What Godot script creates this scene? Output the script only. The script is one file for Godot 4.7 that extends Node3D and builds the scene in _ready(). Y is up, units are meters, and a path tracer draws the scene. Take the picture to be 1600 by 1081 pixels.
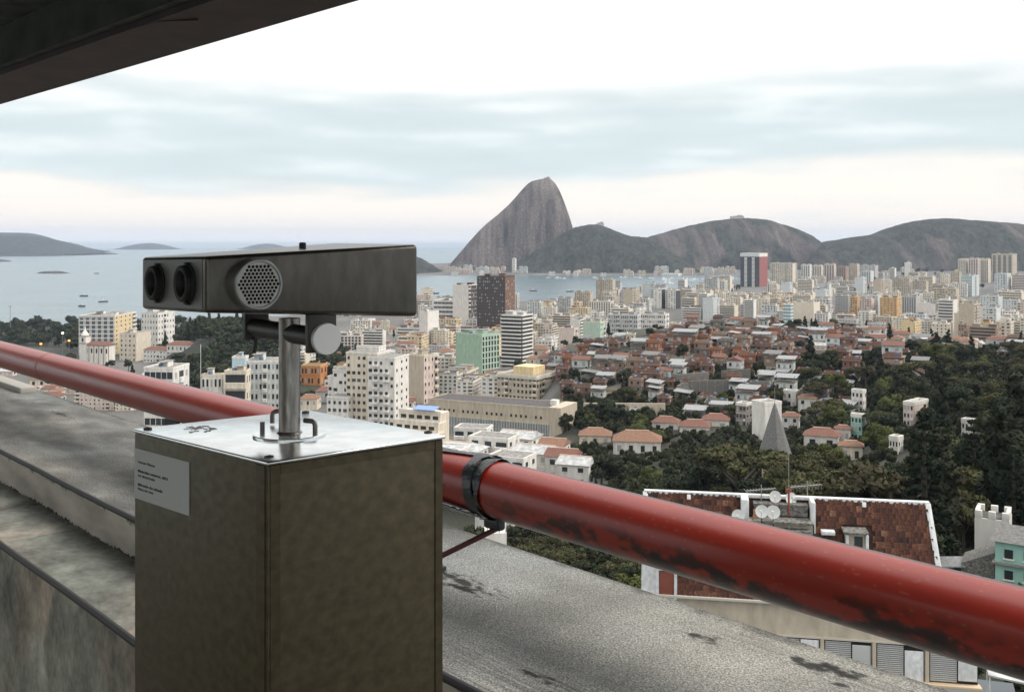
extends Node3D
# A roof terrace above a bay city: a metal viewer on its pedestal, the red rail, and the town down to the sea.
# Units are metres, y is up, sea level is 0. The eye stands 118 m above the sea and looks along -z.

const F := 1600.0
const EYE := 118.0
const HZ := 378.0
var rng := RandomNumberGenerator.new()
var noise := FastNoiseLite.new()
var fine := FastNoiseLite.new()
var M := {}
var used := {}
var pending := []      # [node, base label, px, d] whose labels are finished at the end
var marks := []        # landmarks: [phrase, px, half width, d, py]
var taken := []        # footprints: [centre, ex, ez, half x, half z]
var kept := []         # faces to keep in view: [x0, x1, y0, y1, d]

func pt(px: float, py: float, d: float) -> Vector3:
	return Vector3((px - 800.0) / F * d, EYE + (HZ - py) / F * d, -d)

func scr(p: Vector3) -> Vector2:
	return Vector2(800.0 - p.x / p.z * F, HZ + (p.y - EYE) / p.z * F)

# ---------------------------------------------------------------- names, nodes
func numbered(called: String) -> String:
	var n: int = used.get(called, 0)
	used[called] = n + 1
	return called if n == 0 else "%s_%03d" % [called, n]

func thing(called: String, at := Vector3.ZERO, turn := 0.0) -> Node3D:
	var o := Node3D.new()
	o.name = numbered(called)
	add_child(o, true)
	o.position = at
	o.rotation.y = turn
	return o

func tag(o: Node, label: String, category := "", group := "", kind := "") -> void:
	if label: o.set_meta("label", label)
	if category: o.set_meta("category", category)
	if group: o.set_meta("group", group)
	if kind: o.set_meta("kind", kind)

func put(called: String, st, mat: Material, parent: Node = null, kind := "") -> MeshInstance3D:
	var o := MeshInstance3D.new()
	o.name = numbered(called) if parent == null else called
	o.mesh = st if st is Mesh else done(st)
	if mat: o.material_override = mat
	if kind: o.set_meta("kind", kind)
	if parent == null: add_child(o, true)
	else: parent.add_child(o, true)
	return o

func copy(o: Node3D) -> Node3D:
	var c: Node3D = o.duplicate()
	var stem: String = o.get_meta("stem", "")
	c.name = numbered(stem)
	add_child(c, true)
	c.visible = true
	return c

# ---------------------------------------------------------------- mesh helpers
func mb() -> SurfaceTool:
	var st := SurfaceTool.new()
	st.begin(Mesh.PRIMITIVE_TRIANGLES)
	st.set_smooth_group(-1)
	return st

func done(st: SurfaceTool) -> ArrayMesh:
	st.index()
	st.generate_normals()
	return st.commit()

func tri(st: SurfaceTool, a: Vector3, b: Vector3, c: Vector3, out: Vector3) -> void:
	if (c - a).cross(b - a).dot(out) < 0.0:
		var t := b; b = c; c = t
	st.add_vertex(a); st.add_vertex(b); st.add_vertex(c)

func quad(st: SurfaceTool, a: Vector3, b: Vector3, c: Vector3, d: Vector3, out: Vector3) -> void:
	tri(st, a, b, c, out); tri(st, a, c, d, out)

func quad_uv(st: SurfaceTool, p: Array, uv: Array, uv2: Array, out: Vector3) -> void:
	var order := [0, 1, 2, 0, 2, 3]
	if (p[2] - p[0]).cross(p[1] - p[0]).dot(out) < 0.0: order = [0, 2, 1, 0, 3, 2]
	for k in order:
		st.set_uv(uv[k]); st.set_uv2(uv2[k]); st.add_vertex(p[k])

func hexa(st: SurfaceTool, c: Array, skip_bottom := false) -> void:
	# corners: bit 0 = x, bit 1 = y, bit 2 = z
	var mid := Vector3.ZERO
	for p in c: mid += p / 8.0
	for f in [[0, 2, 6, 4], [1, 3, 7, 5], [0, 1, 5, 4], [2, 3, 7, 6], [0, 1, 3, 2], [4, 5, 7, 6]]:
		if skip_bottom and f == [0, 1, 5, 4]: continue
		var m: Vector3 = (c[f[0]] + c[f[1]] + c[f[2]] + c[f[3]]) / 4.0
		quad(st, c[f[0]], c[f[1]], c[f[2]], c[f[3]], m - mid)

func box(st: SurfaceTool, at: Vector3, size: Vector3, b := Basis(), skip_bottom := false) -> void:
	var c := []
	for k in 8:
		c.append(at + b * Vector3((float(k & 1) - 0.5) * size.x, (float((k >> 1) & 1) - 0.5) * size.y, (float(k >> 2) - 0.5) * size.z))
	hexa(st, c, skip_bottom)

func box_mesh(at: Vector3, size: Vector3, b := Basis()) -> SurfaceTool:
	var st := mb()
	box(st, at, size, b)
	return st

# a box with rounded edges, bent onto eight given corners; size says its true measures
func rounded(st: SurfaceTool, c: Array, size: Vector3, r: float, seg := 3) -> void:
	st.set_smooth_group(0)
	var cuts := []
	for ax in 3:
		var v := []
		for k in seg + 1: v.append(r * (1.0 - cos(PI / 2 * k / seg)))
		for k in seg + 1: v.append(size[ax] - r * (1.0 - cos(PI / 2 * (seg - k) / seg)))
		cuts.append(v)
	var mid := Vector3.ZERO
	for p in c: mid += p / 8.0
	for ax in 3:
		var u := (ax + 1) % 3
		var w := (ax + 2) % 3
		for side in [0.0, 1.0]:
			var grid := []
			for i in cuts[u].size():
				var row := []
				for j in cuts[w].size():
					var p := Vector3.ZERO
					p[ax] = side * size[ax]; p[u] = cuts[u][i]; p[w] = cuts[w][j]
					var q := p.clamp(Vector3.ONE * r, size - Vector3.ONE * r)
					var g := p - q
					if g.length() > 1e-7: p = q + g.normalized() * r
					var t := p / size
					var z := Vector3.ZERO
					for k in 8:
						z += c[k] * ((t.x if k & 1 else 1.0 - t.x) * (t.y if k & 2 else 1.0 - t.y) * (t.z if k & 4 else 1.0 - t.z))
					row.append(z)
				grid.append(row)
			for i in grid.size() - 1:
				for j in grid[0].size() - 1:
					var m: Vector3 = (grid[i][j] + grid[i + 1][j + 1]) / 2.0
					quad(st, grid[i][j], grid[i + 1][j], grid[i + 1][j + 1], grid[i][j + 1], m - mid)
	st.set_smooth_group(-1)

func rbox(st: SurfaceTool, at: Vector3, size: Vector3, r: float, b := Basis(), seg := 2) -> void:
	var c := []
	for k in 8:
		c.append(at + b * Vector3((float(k & 1) - 0.5) * size.x, (float((k >> 1) & 1) - 0.5) * size.y, (float(k >> 2) - 0.5) * size.z))
	rounded(st, c, size, r, seg)

func frame_of(dir: Vector3) -> Basis:
	var y := dir.normalized()
	var x := y.cross(Vector3.UP if absf(y.y) < 0.9 else Vector3.RIGHT).normalized()
	return Basis(x, y, x.cross(y))

# a turned body round the axis from a along dir; profile: [radius, height] pairs
func lathe(st: SurfaceTool, a: Vector3, dir: Vector3, profile: Array, seg := 24, smooth := true) -> void:
	var b := frame_of(dir)
	if smooth: st.set_smooth_group(1)
	for k in profile.size() - 1:
		var p: Array = profile[k]
		var q: Array = profile[k + 1]
		# the outward side of a stretch of the profile lies to the right of its run
		var pn := Vector2(q[1] - p[1], p[0] - q[0])
		if smooth: st.set_smooth_group(k + 1 if profile.size() < 40 else 1)
		for i in seg:
			var t0 := TAU * i / seg
			var t1 := TAU * (i + 1) / seg
			var e0 := b.x * cos(t0) + b.z * sin(t0)
			var e1 := b.x * cos(t1) + b.z * sin(t1)
			var out := (e0 + e1) * 0.5 * pn.x + b.y * pn.y
			quad(st, a + e0 * p[0] + b.y * p[1], a + e1 * p[0] + b.y * p[1], a + e1 * q[0] + b.y * q[1], a + e0 * q[0] + b.y * q[1], out)
	st.set_smooth_group(-1)

func rod(st: SurfaceTool, a: Vector3, c: Vector3, r: float, seg := 10) -> void:
	var l := a.distance_to(c)
	lathe(st, a, c - a, [[0.0, 0.0], [r, 0.0], [r, l], [0.0, l]], seg)

func tube(st: SurfaceTool, path: Array, r: float, seg := 10) -> void:
	st.set_smooth_group(3)
	var rings := []
	var b := frame_of(path[1] - path[0])
	for k in path.size():
		var d: Vector3 = (path[mini(k + 1, path.size() - 1)] - path[maxi(k - 1, 0)]).normalized()
		var x := (b.x - d * b.x.dot(d)).normalized()
		b = Basis(x, d, x.cross(d))
		var ring := []
		for i in seg: ring.append(path[k] + (b.x * cos(TAU * i / seg) + b.z * sin(TAU * i / seg)) * r)
		rings.append(ring)
	for k in path.size() - 1:
		for i in seg:
			var j := (i + 1) % seg
			var m: Vector3 = (rings[k][i] + rings[k + 1][j]) / 2.0 - (path[k] + path[k + 1]) / 2.0
			quad(st, rings[k][i], rings[k][j], rings[k + 1][j], rings[k + 1][i], m)
	st.set_smooth_group(-1)
	for e in [0, path.size() - 1]:
		var out: Vector3 = path[0] - path[1] if e == 0 else path[e] - path[e - 1]
		for i in seg: tri(st, path[e], rings[e][i], rings[e][(i + 1) % seg], out)

# ---------------------------------------------------------------- materials
func lin(r: float, g: float, b: float, a := 1.0) -> Color:
	var c := Color(r, g, b).linear_to_srgb()
	c.a = a
	return c

func mk(called: String, r: float, g: float, b: float, rough := 0.8, metal := 0.0, tex: Texture2D = null, uvs := Vector3.ONE) -> StandardMaterial3D:
	var m := StandardMaterial3D.new()
	m.resource_name = called
	m.albedo_color = lin(r, g, b)
	m.roughness = rough
	m.metallic = metal
	if tex:
		m.albedo_texture = tex
		m.uv1_triplanar = true
		m.uv1_world_triplanar = true
		m.uv1_scale = uvs
	M[called] = m
	return m

func noise_tex(size: int, freq: float, oct: int, lo: float, hi: float, sd: int, kind := FastNoiseLite.TYPE_SIMPLEX_SMOOTH, mid := 0.5) -> NoiseTexture2D:
	var n := FastNoiseLite.new()
	n.seed = sd
	n.noise_type = kind
	n.frequency = freq
	n.fractal_octaves = oct
	var t := NoiseTexture2D.new()
	t.width = size
	t.height = size
	t.seamless = true
	t.noise = n
	var g := Gradient.new()
	g.set_color(0, Color(lo, lo, lo))
	g.set_color(1, Color(hi, hi, hi))
	if mid != 0.5:
		g.add_point(mid, Color((lo + hi) / 2, (lo + hi) / 2, (lo + hi) / 2))
	t.color_ramp = g
	return t

func normal_tex(size: int, freq: float, oct: int, strength: float, sd: int, kind := FastNoiseLite.TYPE_SIMPLEX_SMOOTH) -> NoiseTexture2D:
	var t := noise_tex(size, freq, oct, 0.0, 1.0, sd, kind)
	t.color_ramp = null
	t.as_normal_map = true
	t.bump_strength = strength
	return t

func bumped(m: StandardMaterial3D, t: Texture2D, s := 1.0) -> void:
	m.normal_enabled = true
	m.normal_texture = t
	m.normal_scale = s

# ---------------------------------------------------------------- the lie of the land
const ROWS := [0, 40, 80, 150, 250, 350, 450, 600, 720, 820, 950, 1100, 1300, 1500, 1800, 2100, 2500, 3000, 3450, 3620, 4200, 5400]
const COLS := [-700, 100, 230, 340, 430, 520, 690, 800, 900, 1000, 1150, 1230, 1320, 1450, 1600, 2400]
const LAND := [
	[84, 80, 72, 58, 44, 33, 25, 18, 14, 11, 8, 6, 4, -2, -8, -8, -8, -8, -8, -8, -8, -8],
	[84, 80, 72, 58, 44, 33, 25, 18, 14, 11, 8, 6, 4, -1, -8, -8, -8, -8, -8, -8, -8, -8],
	[84, 80, 72, 58, 44, 33, 26, 19, 16, 14, 10, 7, 4, 1, -8, -8, -8, -8, -8, -8, -8, -8],
	[84, 80, 72, 58, 44, 33, 26, 23, 30, 42, 40, 14, 4, 3, -5, -8, -8, -8, -8, -8, -8, -8],
	[84, 80, 72, 57, 43, 33, 27, 24, 32, 36, 26, 9, 4, 3, -4, -8, -8, -8, -8, -8, -8, -8],
	[84, 80, 72, 56, 42, 33, 28, 25, 27, 20, 12, 7, 5, 4, 2, -8, -8, -8, -8, -8, -8, -8],
	[84, 80, 72, 58, 44, 36, 30, 25, 20, 15, 10, 7, 5, 4, 2, -8, -8, -8, -8, 3, 8, 10],
	[84, 80, 72, 60, 46, 38, 33, 27, 22, 16, 10, 7, 5, 4, 4, -1, -8, -8, -8, 4, 8, 10],
	[84, 82, 74, 64, 50, 44, 43, 58, 46, 28, 12, 7, 5, 4, 4, 0, -8, -8, -8, 4, 8, 10],
	[84, 82, 76, 66, 52, 46, 47, 68, 52, 32, 14, 7, 5, 4, 4, 3, -4, -8, -8, 4, 8, 10],
	[84, 83, 80, 70, 58, 49, 49, 69, 54, 34, 15, 7, 5, 4, 4, 4, 4, 1, -6, 4, 8, 10],
	[84, 83, 80, 72, 59, 51, 51, 69, 54, 34, 15, 8, 6, 5, 5, 5, 5, 5, 5, 5, 8, 10],
	[84, 84, 82, 74, 62, 54, 55, 67, 53, 34, 14, 8, 6, 5, 5, 5, 5, 5, 6, 6, 9, 12],
	[84, 84, 84, 78, 68, 61, 60, 58, 46, 30, 14, 8, 6, 6, 6, 6, 6, 6, 7, 8, 10, 12],
	[84, 84, 84, 80, 71, 67, 64, 58, 45, 30, 14, 8, 6, 6, 6, 6, 6, 6, 7, 8, 10, 12],
	[84, 84, 84, 80, 71, 67, 64, 58, 45, 30, 14, 8, 6, 6, 6, 6, 6, 6, 7, 8, 10, 12]]

func land(px: float, d: float) -> float:
	var c := 0
	while c < COLS.size() - 2 and px > COLS[c + 1]: c += 1
	var r := 0
	while r < ROWS.size() - 2 and d > ROWS[r + 1]: r += 1
	var u := smoothstep(0.0, 1.0, clampf((px - COLS[c]) / float(COLS[c + 1] - COLS[c]), 0.0, 1.0))
	var v := clampf((d - ROWS[r]) / float(ROWS[r + 1] - ROWS[r]), 0.0, 1.0)
	var e := lerpf(lerpf(LAND[c][r], LAND[c][r + 1], v), lerpf(LAND[c + 1][r], LAND[c + 1][r + 1], v), u)
	var x := (px - 800.0) / F * d
	return e + noise.get_noise_2d(x * 2.0, d * 2.0) * minf(2.5, d * 0.01) * (1.0 if e > 8.0 else 0.15)

func land_at(p: Vector3) -> float:
	return land(800.0 - p.x / p.z * F, -p.z)

# how far away the ground is that shows at a point of the view, or -1 for the sea
func far_to(px: float, py: float) -> float:
	var d := 60.0
	while d < 4700.0:
		if EYE + (HZ - py) / F * d <= land(px, d): return d
		if EYE + (HZ - py) / F * d < 0.5: return -1.0
		d *= 1.006
	return -1.0

# ---------------------------------------------------------------- buildings
# a facade: windows, balconies and bands on one side of a block. o: lower left corner, ex along the wall, out its outward side
func facade(S: Dictionary, o: Vector3, ex: Vector3, out: Vector3, length: float, h: float, floors: int, bays: int, style: String) -> void:
	if style == "blank" or floors < 1: return
	var fh := h / floors
	var b := Basis(ex, Vector3.UP, out)
	match style:
		"band":
			for f in floors:
				box(S.glass, o + ex * length / 2 + Vector3.UP * (fh * (f + 0.58)), Vector3(length * 0.94, fh * 0.44, 0.12), b)
				for k in bays - 1:
					box(S.trim, o + ex * (length * (0.03 + 0.94 * (k + 1) / bays)) + Vector3.UP * (fh * (f + 0.58)), Vector3(0.25, fh * 0.44, 0.2), b)
		"balcony":
			for f in floors:
				var y := Vector3.UP * (fh * f)
				box(S.glass, o + ex * length / 2 + y + Vector3.UP * fh * 0.6, Vector3(length * 0.9, fh * 0.55, 0.1), b)
				box(S.trim, o + ex * length / 2 + y + Vector3.UP * fh * 0.2 + out * 0.6, Vector3(length * 0.96, fh * 0.36, 1.2), b)
		"fins":
			box(S.glass, o + ex * length / 2 + Vector3.UP * h / 2, Vector3(length * 0.98, h * 0.96, 0.1), b)
			for k in bays + 1:
				box(S.trim, o + ex * (length * k / bays) + Vector3.UP * h / 2 + out * 0.15, Vector3(length / bays * 0.3, h, 0.5), b)
			for f in floors:
				box(S.trim, o + ex * length / 2 + Vector3.UP * fh * f + out * 0.05, Vector3(length, fh * 0.18, 0.3), b)
		"slab":
			for k in bays:
				box(S.glass, o + ex * (length * (k + 0.5) / bays) + Vector3.UP * h * 0.49, Vector3(length / bays * 0.55, h * 0.94, 0.12), b)
			for f in floors:
				box(S.trim, o + ex * length / 2 + Vector3.UP * fh * f, Vector3(length * 0.98, fh * 0.22, 0.3), b)
		_:
			var ww := 0.5 if style == "grid" else 0.34
			var wh := 0.5 if style == "grid" else 0.4
			var col := rng.randi() % 7
			var lines := rng.randf() < 0.4 and floors > 2
			if lines:
				for f in range(1, floors): box(S.trim, o + ex * length / 2 + Vector3.UP * fh * f, Vector3(length, 0.22, 0.16), b, true)
			for f in floors:
				for k in bays:
					if rng.randf() < 0.04: continue
					var c := o + ex * (length * (k + 0.5) / bays) + Vector3.UP * (fh * (f + 0.55))
					var w := minf(length / bays * ww, 2.6)
					box(S.blind if rng.randf() < 0.28 else S.glass, c, Vector3(w, fh * wh, 0.12), b, true)
					if floors > 2 and k % 7 == col and bays > 2:
						box(S.glass, c - Vector3.UP * fh * 0.1, Vector3(length / bays * 0.8, fh * 0.66, 0.15), b, true)
						box(S.trim, c - Vector3.UP * fh * 0.36 + out * 0.55, Vector3(length / bays * 0.92, fh * 0.34, 1.1), b)
						continue
					box(S.trim, c - Vector3.UP * (fh * wh * 0.5 + 0.06) + out * 0.06, Vector3(w + 0.3, 0.12, 0.2), b, true)
					if style == "grid" and rng.randf() < 0.12:
						box(S.trim, c - Vector3.UP * (fh * wh * 0.5 + 0.5) + out * 0.2, Vector3(0.8, 0.5, 0.5), b)

# a flat-roofed block round its base; q: w, l, h, floors, bf, bs (bays), front, side, wall, flank, trim, roof, extras
func block(root: Node3D, q: Dictionary, at := Vector3.ZERO) -> void:
	var w: float = q.w; var l: float = q.l; var h: float = q.h
	var S := {"glass": mb(), "blind": mb(), "trim": mb()}
	var fl: int = q.get("floors", maxi(1, int(h / 3.1)))
	var bf: int = q.get("bf", maxi(2, int(w / 3.6)))
	var bs: int = q.get("bs", maxi(1, int(l / 4.0)))
	var front: String = q.get("front", "grid")
	var side: String = q.get("side", "small")
	var low: float = q.get("plinth", 0.0)
	var wall: Material = q.wall
	var flank: Material = q.get("flank", wall)
	var st := mb()
	for s in [-1.0, 1.0]:
		quad(st, at + Vector3(-w / 2, 0, s * l / 2), at + Vector3(w / 2, 0, s * l / 2), at + Vector3(w / 2, h, s * l / 2), at + Vector3(-w / 2, h, s * l / 2), Vector3(0, 0, s))
	if flank == wall:
		for s in [-1.0, 1.0]:
			quad(st, at + Vector3(s * w / 2, 0, -l / 2), at + Vector3(s * w / 2, 0, l / 2), at + Vector3(s * w / 2, h, l / 2), at + Vector3(s * w / 2, h, -l / 2), Vector3(s, 0, 0))
	quad(st, at + Vector3(-w / 2, h, -l / 2), at + Vector3(w / 2, h, -l / 2), at + Vector3(w / 2, h, l / 2), at + Vector3(-w / 2, h, l / 2), Vector3.UP)
	put("wall", st, wall, root)
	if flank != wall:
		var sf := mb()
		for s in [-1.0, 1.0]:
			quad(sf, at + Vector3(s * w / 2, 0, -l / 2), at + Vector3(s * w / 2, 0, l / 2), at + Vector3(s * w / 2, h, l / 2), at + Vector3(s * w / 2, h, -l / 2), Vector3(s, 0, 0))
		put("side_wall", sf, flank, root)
	var hh := h - low
	var o := at + Vector3.UP * low
	facade(S, o + Vector3(-w / 2, 0, l / 2), Vector3.RIGHT, Vector3.BACK, w, hh, fl, bf, front)
	facade(S, o + Vector3(w / 2, 0, l / 2), Vector3.FORWARD, Vector3.RIGHT, l, hh, fl, bs, side)
	facade(S, o + Vector3(-w / 2, 0, -l / 2), Vector3.BACK, Vector3.LEFT, l, hh, fl, bs, q.get("other", side))
	if q.get("back", true):
		facade(S, o + Vector3(w / 2, 0, -l / 2), Vector3.LEFT, Vector3.FORWARD, w, hh, fl, bf, "small" if front == "grid" else front)
	var ps := mb()
	var ph: float = q.get("parapet", 0.9)
	for s in [-1.0, 1.0]:
		box(ps, at + Vector3(0, h + ph / 2 - 0.1, s * (l / 2 - 0.1)), Vector3(w + 0.2, ph + 0.2, 0.35))
		box(ps, at + Vector3(s * (w / 2 - 0.1), h + ph / 2 - 0.1, 0), Vector3(0.35, ph + 0.196, l - 0.2))
	put("parapet", ps, q.get("trim", wall), root)
	put("roof", box_mesh(at + Vector3(0, h + 0.1, 0), Vector3(w - 0.7, 0.2, l - 0.7)), q.get("roof", M.roof_grey), root)
	var glass: Material = q.get("glass", M.glass_dark)
	for part in [["window", S.glass, glass], ["window_blind", S.blind, M.blind], ["window_sill" if front in ["grid", "small"] else "balcony", S.trim, q.get("trim", wall)]]:
		var mm := done(part[1])
		if mm.get_surface_count(): put(part[0], mm, part[2], root, "stuff")
	if q.get("hut", true):
		var n := 2 if w > 18.0 else 1
		for k in n:
			var hw := minf(w * 0.3, 7.0) * rng.randf_range(0.8, 1.2)
			var hd := minf(l * 0.45, 6.0)
			var hy := rng.randf_range(2.2, 3.6)
			var x := (rng.randf_range(-0.25, 0.25) if n == 1 else (k - 0.5) * 0.55) * w
			var hut := put("roof_hut", box_mesh(at + Vector3(x, h + 0.2 + hy / 2, rng.randf_range(-0.15, 0.15) * l), Vector3(hw, hy, hd)), q.get("hutmat", wall), root)
			put("roof_slab", box_mesh(at + Vector3(x, h + 0.3 + hy, 0), Vector3(hw + 0.5, 0.2, hd + l * 0.3 + 0.5)), q.get("roof", M.roof_grey), hut)
		var tk := mb()
		lathe(tk, at + Vector3(-w * 0.1, h + 0.2, l * 0.2), Vector3.UP, [[0.9, 0.0], [1.0, 1.4], [0.7, 1.7], [0.0, 1.75]], 10)
		put("water_tank", tk, M.tank_blue if rng.randf() < 0.4 else M.tank_white, root)

func hold(c: Vector3, turn: float, w: float, l: float) -> void:
	var ex := Vector3(cos(turn), 0, -sin(turn))
	taken.append([c, ex, Vector3(sin(turn), 0, cos(turn)), w / 2, l / 2])

func is_free(c: Vector3, r: float) -> bool:
	for t in taken:
		var v: Vector3 = c - t[0]
		v.y = 0.0
		if absf(v.x) > t[3] + t[4] + r or absf(v.z) > t[3] + t[4] + r: continue
		if absf(v.dot(t[1])) < t[3] + r and absf(v.dot(t[2])) < t[4] + r: return false
	return true

func hides(px: float, half: float, ytop: float, ybot: float, d: float) -> bool:
	for k in kept:
		if k[4] <= d: continue
		var ox: float = minf(px + half, k[1]) - maxf(px - half, k[0])
		var oy: float = minf(ybot, k[3]) - maxf(ytop, k[2])
		if ox > 1.0 and oy > 1.5 : return true
	return false

# a landmark block: its near upright corner shows at xs, its left face runs to x0 and its right face to x1; al is the turn of the left face
func hero(called: String, label: String, cat: String, mark: String, x0: float, xs: float, x1: float, yt: float, yb: float, d: float, al: float, q: Dictionary) -> Node3D:
	var beta := atan((xs - 800.0) / F)
	var A := deg_to_rad(al)
	q.w = (xs - x0) / F * d * cos(beta) / cos(A)
	if x1 > xs: q.l = (x1 - xs) / F * d * cos(beta) / sin(A)
	var turn := -A - beta
	var ex := Vector3(cos(turn), 0, -sin(turn))
	var ez := Vector3(sin(turn), 0, cos(turn))
	var c: Vector3 = pt(xs, HZ, d) - ex * q.w / 2 - ez * q.l / 2
	var e := land(xs, d) - 0.8
	e = minf(e, land_at(c) - 0.8)
	q.h = EYE + (HZ - yt) / F * d - e
	var o := thing(called, Vector3(c.x, e, c.z), turn)
	block(o, q)
	tag(o, label, cat)
	hold(o.position, turn, q.w, q.l)
	kept.append([x0, x1, yt, yb, d])
	if mark: marks.append([mark, (x0 + x1) / 2, (x1 - x0) / 2, d, (yt + yb) / 2])
	return o

# a pitched roof over w x l (ridge along x), as hip or gable
func roof_mesh(st: SurfaceTool, at: Vector3, w: float, l: float, rise: float, hip: float, eave := 0.5) -> void:
	var a := w / 2 + eave
	var b := l / 2 + eave
	var r := a - hip
	var p := [Vector3(-a, 0, b), Vector3(a, 0, b), Vector3(a, 0, -b), Vector3(-a, 0, -b), Vector3(-r, rise, 0), Vector3(r, rise, 0)]
	for k in 6: p[k] += at
	quad(st, p[0], p[1], p[5], p[4], Vector3(0, 1, 1))
	quad(st, p[2], p[3], p[4], p[5], Vector3(0, 1, -1))
	tri(st, p[1], p[2], p[5], Vector3(1, 0.5, 0))
	tri(st, p[3], p[0], p[4], Vector3(-1, 0.5, 0))
	quad(st, p[0], p[1], p[2], p[3], Vector3.DOWN)

func tiled_house(root: Node3D, w: float, l: float, h: float, wall: Material, tiles: Material, hip: float, floors := 1, rise := 0.0) -> void:
	put("wall", box_mesh(Vector3(0, h / 2, 0), Vector3(w, h, l)), wall, root)
	var st := mb()
	roof_mesh(st, Vector3(0, h, 0), w, l, rise if rise > 0.0 else l * 0.3, hip)
	var rf := put("roof", st, tiles, root)
	var rs := mb()
	rod(rs, Vector3(-w / 2 - 0.5 + hip, h + (rise if rise > 0.0 else l * 0.3), 0), Vector3(w / 2 + 0.5 - hip, h + (rise if rise > 0.0 else l * 0.3), 0), 0.18, 6)
	put("ridge", rs, M.ridge, rf)
	var S := {"glass": mb(), "blind": mb(), "trim": mb()}
	var bf := maxi(2, int(w / 3.4))
	var bs := maxi(1, int(l / 4.0))
	facade(S, Vector3(-w / 2, 0, l / 2), Vector3.RIGHT, Vector3.BACK, w, h, floors, bf, "small")
	facade(S, Vector3(w / 2, 0, l / 2), Vector3.FORWARD, Vector3.RIGHT, l, h, floors, bs, "small")
	facade(S, Vector3(-w / 2, 0, -l / 2), Vector3.BACK, Vector3.LEFT, l, h, floors, bs, "small")
	for part in [["window", S.glass, M.glass_dark], ["window_blind", S.blind, M.blind], ["window_sill", S.trim, wall]]:
		var mm := done(part[1])
		if mm.get_surface_count(): put(part[0], mm, part[2], root, "stuff")

# a self-built hillside house of stacked floors
func hill_house(root: Node3D, w: float, l: float, floors: int, walls: Array, top: int) -> void:
	var y := 0.0
	var S := {"glass": mb(), "blind": mb(), "trim": mb()}
	for f in floors:
		var fh := rng.randf_range(2.6, 3.0)
		var dx := rng.randf_range(-0.5, 0.5) if f else 0.0
		var fw := w * (rng.randf_range(0.82, 1.06) if f else 1.0)
		put("wall", box_mesh(Vector3(dx, y + fh / 2 - (2.0 if f == 0 else 0.0), 0), Vector3(fw, fh + (4.0 if f == 0 else 0.0), l)), walls[f % walls.size()], root)
		put("floor_slab", box_mesh(Vector3(dx, y + fh + 0.08, 0.1), Vector3(fw + 0.5, 0.18, l + 0.6)), M.slab, root)
		facade(S, Vector3(dx - fw / 2, y, l / 2), Vector3.RIGHT, Vector3.BACK, fw, fh, 1, rng.randi_range(2, 3), "small")
		facade(S, Vector3(dx + fw / 2, y, l / 2), Vector3.FORWARD, Vector3.RIGHT, l, fh, 1, 2, "small")
		facade(S, Vector3(dx - fw / 2, y, -l / 2), Vector3.BACK, Vector3.LEFT, l, fh, 1, 2, "small")
		y += fh + 0.16
	for part in [["window", S.glass, M.glass_dark], ["window_blind", S.blind, M.blind], ["window_sill", S.trim, M.slab]]:
		var mm := done(part[1])
		if mm.get_surface_count(): put(part[0], mm, part[2], root, "stuff")
	if top == 0:
		var ps := mb()
		for s in [-1.0, 1.0]:
			box(ps, Vector3(0, y + 0.45, s * (l / 2 - 0.1)), Vector3(w * 0.9, 0.9, 0.18))
			box(ps, Vector3(s * (w * 0.45 - 0.1), y + 0.45, 0), Vector3(0.18, 0.896, l - 0.4))
		put("parapet", ps, walls[0], root)
		var tk := mb()
		lathe(tk, Vector3(w * 0.2, y, -l * 0.2), Vector3.UP, [[0.6, 0.0], [0.72, 1.0], [0.5, 1.25], [0.0, 1.3]], 9)
		put("water_tank", tk, M.tank_blue, root)
	elif top == 1:
		var st := mb()
		var c := []
		for k in 8: c.append(Vector3((float(k & 1) - 0.5) * (w + 0.8), y + 2.0 + (0.12 if k & 2 else 0.0) - (0.7 if k & 4 else 0.0), (float(k >> 2) - 0.5) * (l + 0.8)))
		hexa(st, c)
		put("sheet_roof", st, M.sheet if rng.randf() < 0.5 else M.sheet_dark, root)
		var po := mb()
		for sx in [-0.45, 0.45]:
			for sz in [-0.45, 0.45]: box(po, Vector3(sx * w, y + 0.9, sz * l), Vector3(0.18, 1.9, 0.18))
		put("roof_posts", po, M.slab, root, "stuff")
	else:
		var st := mb()
		roof_mesh(st, Vector3(0, y, 0), w, l, 1.3, 0.3, 0.4)
		put("roof", st, M.tile_red, root)

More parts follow.
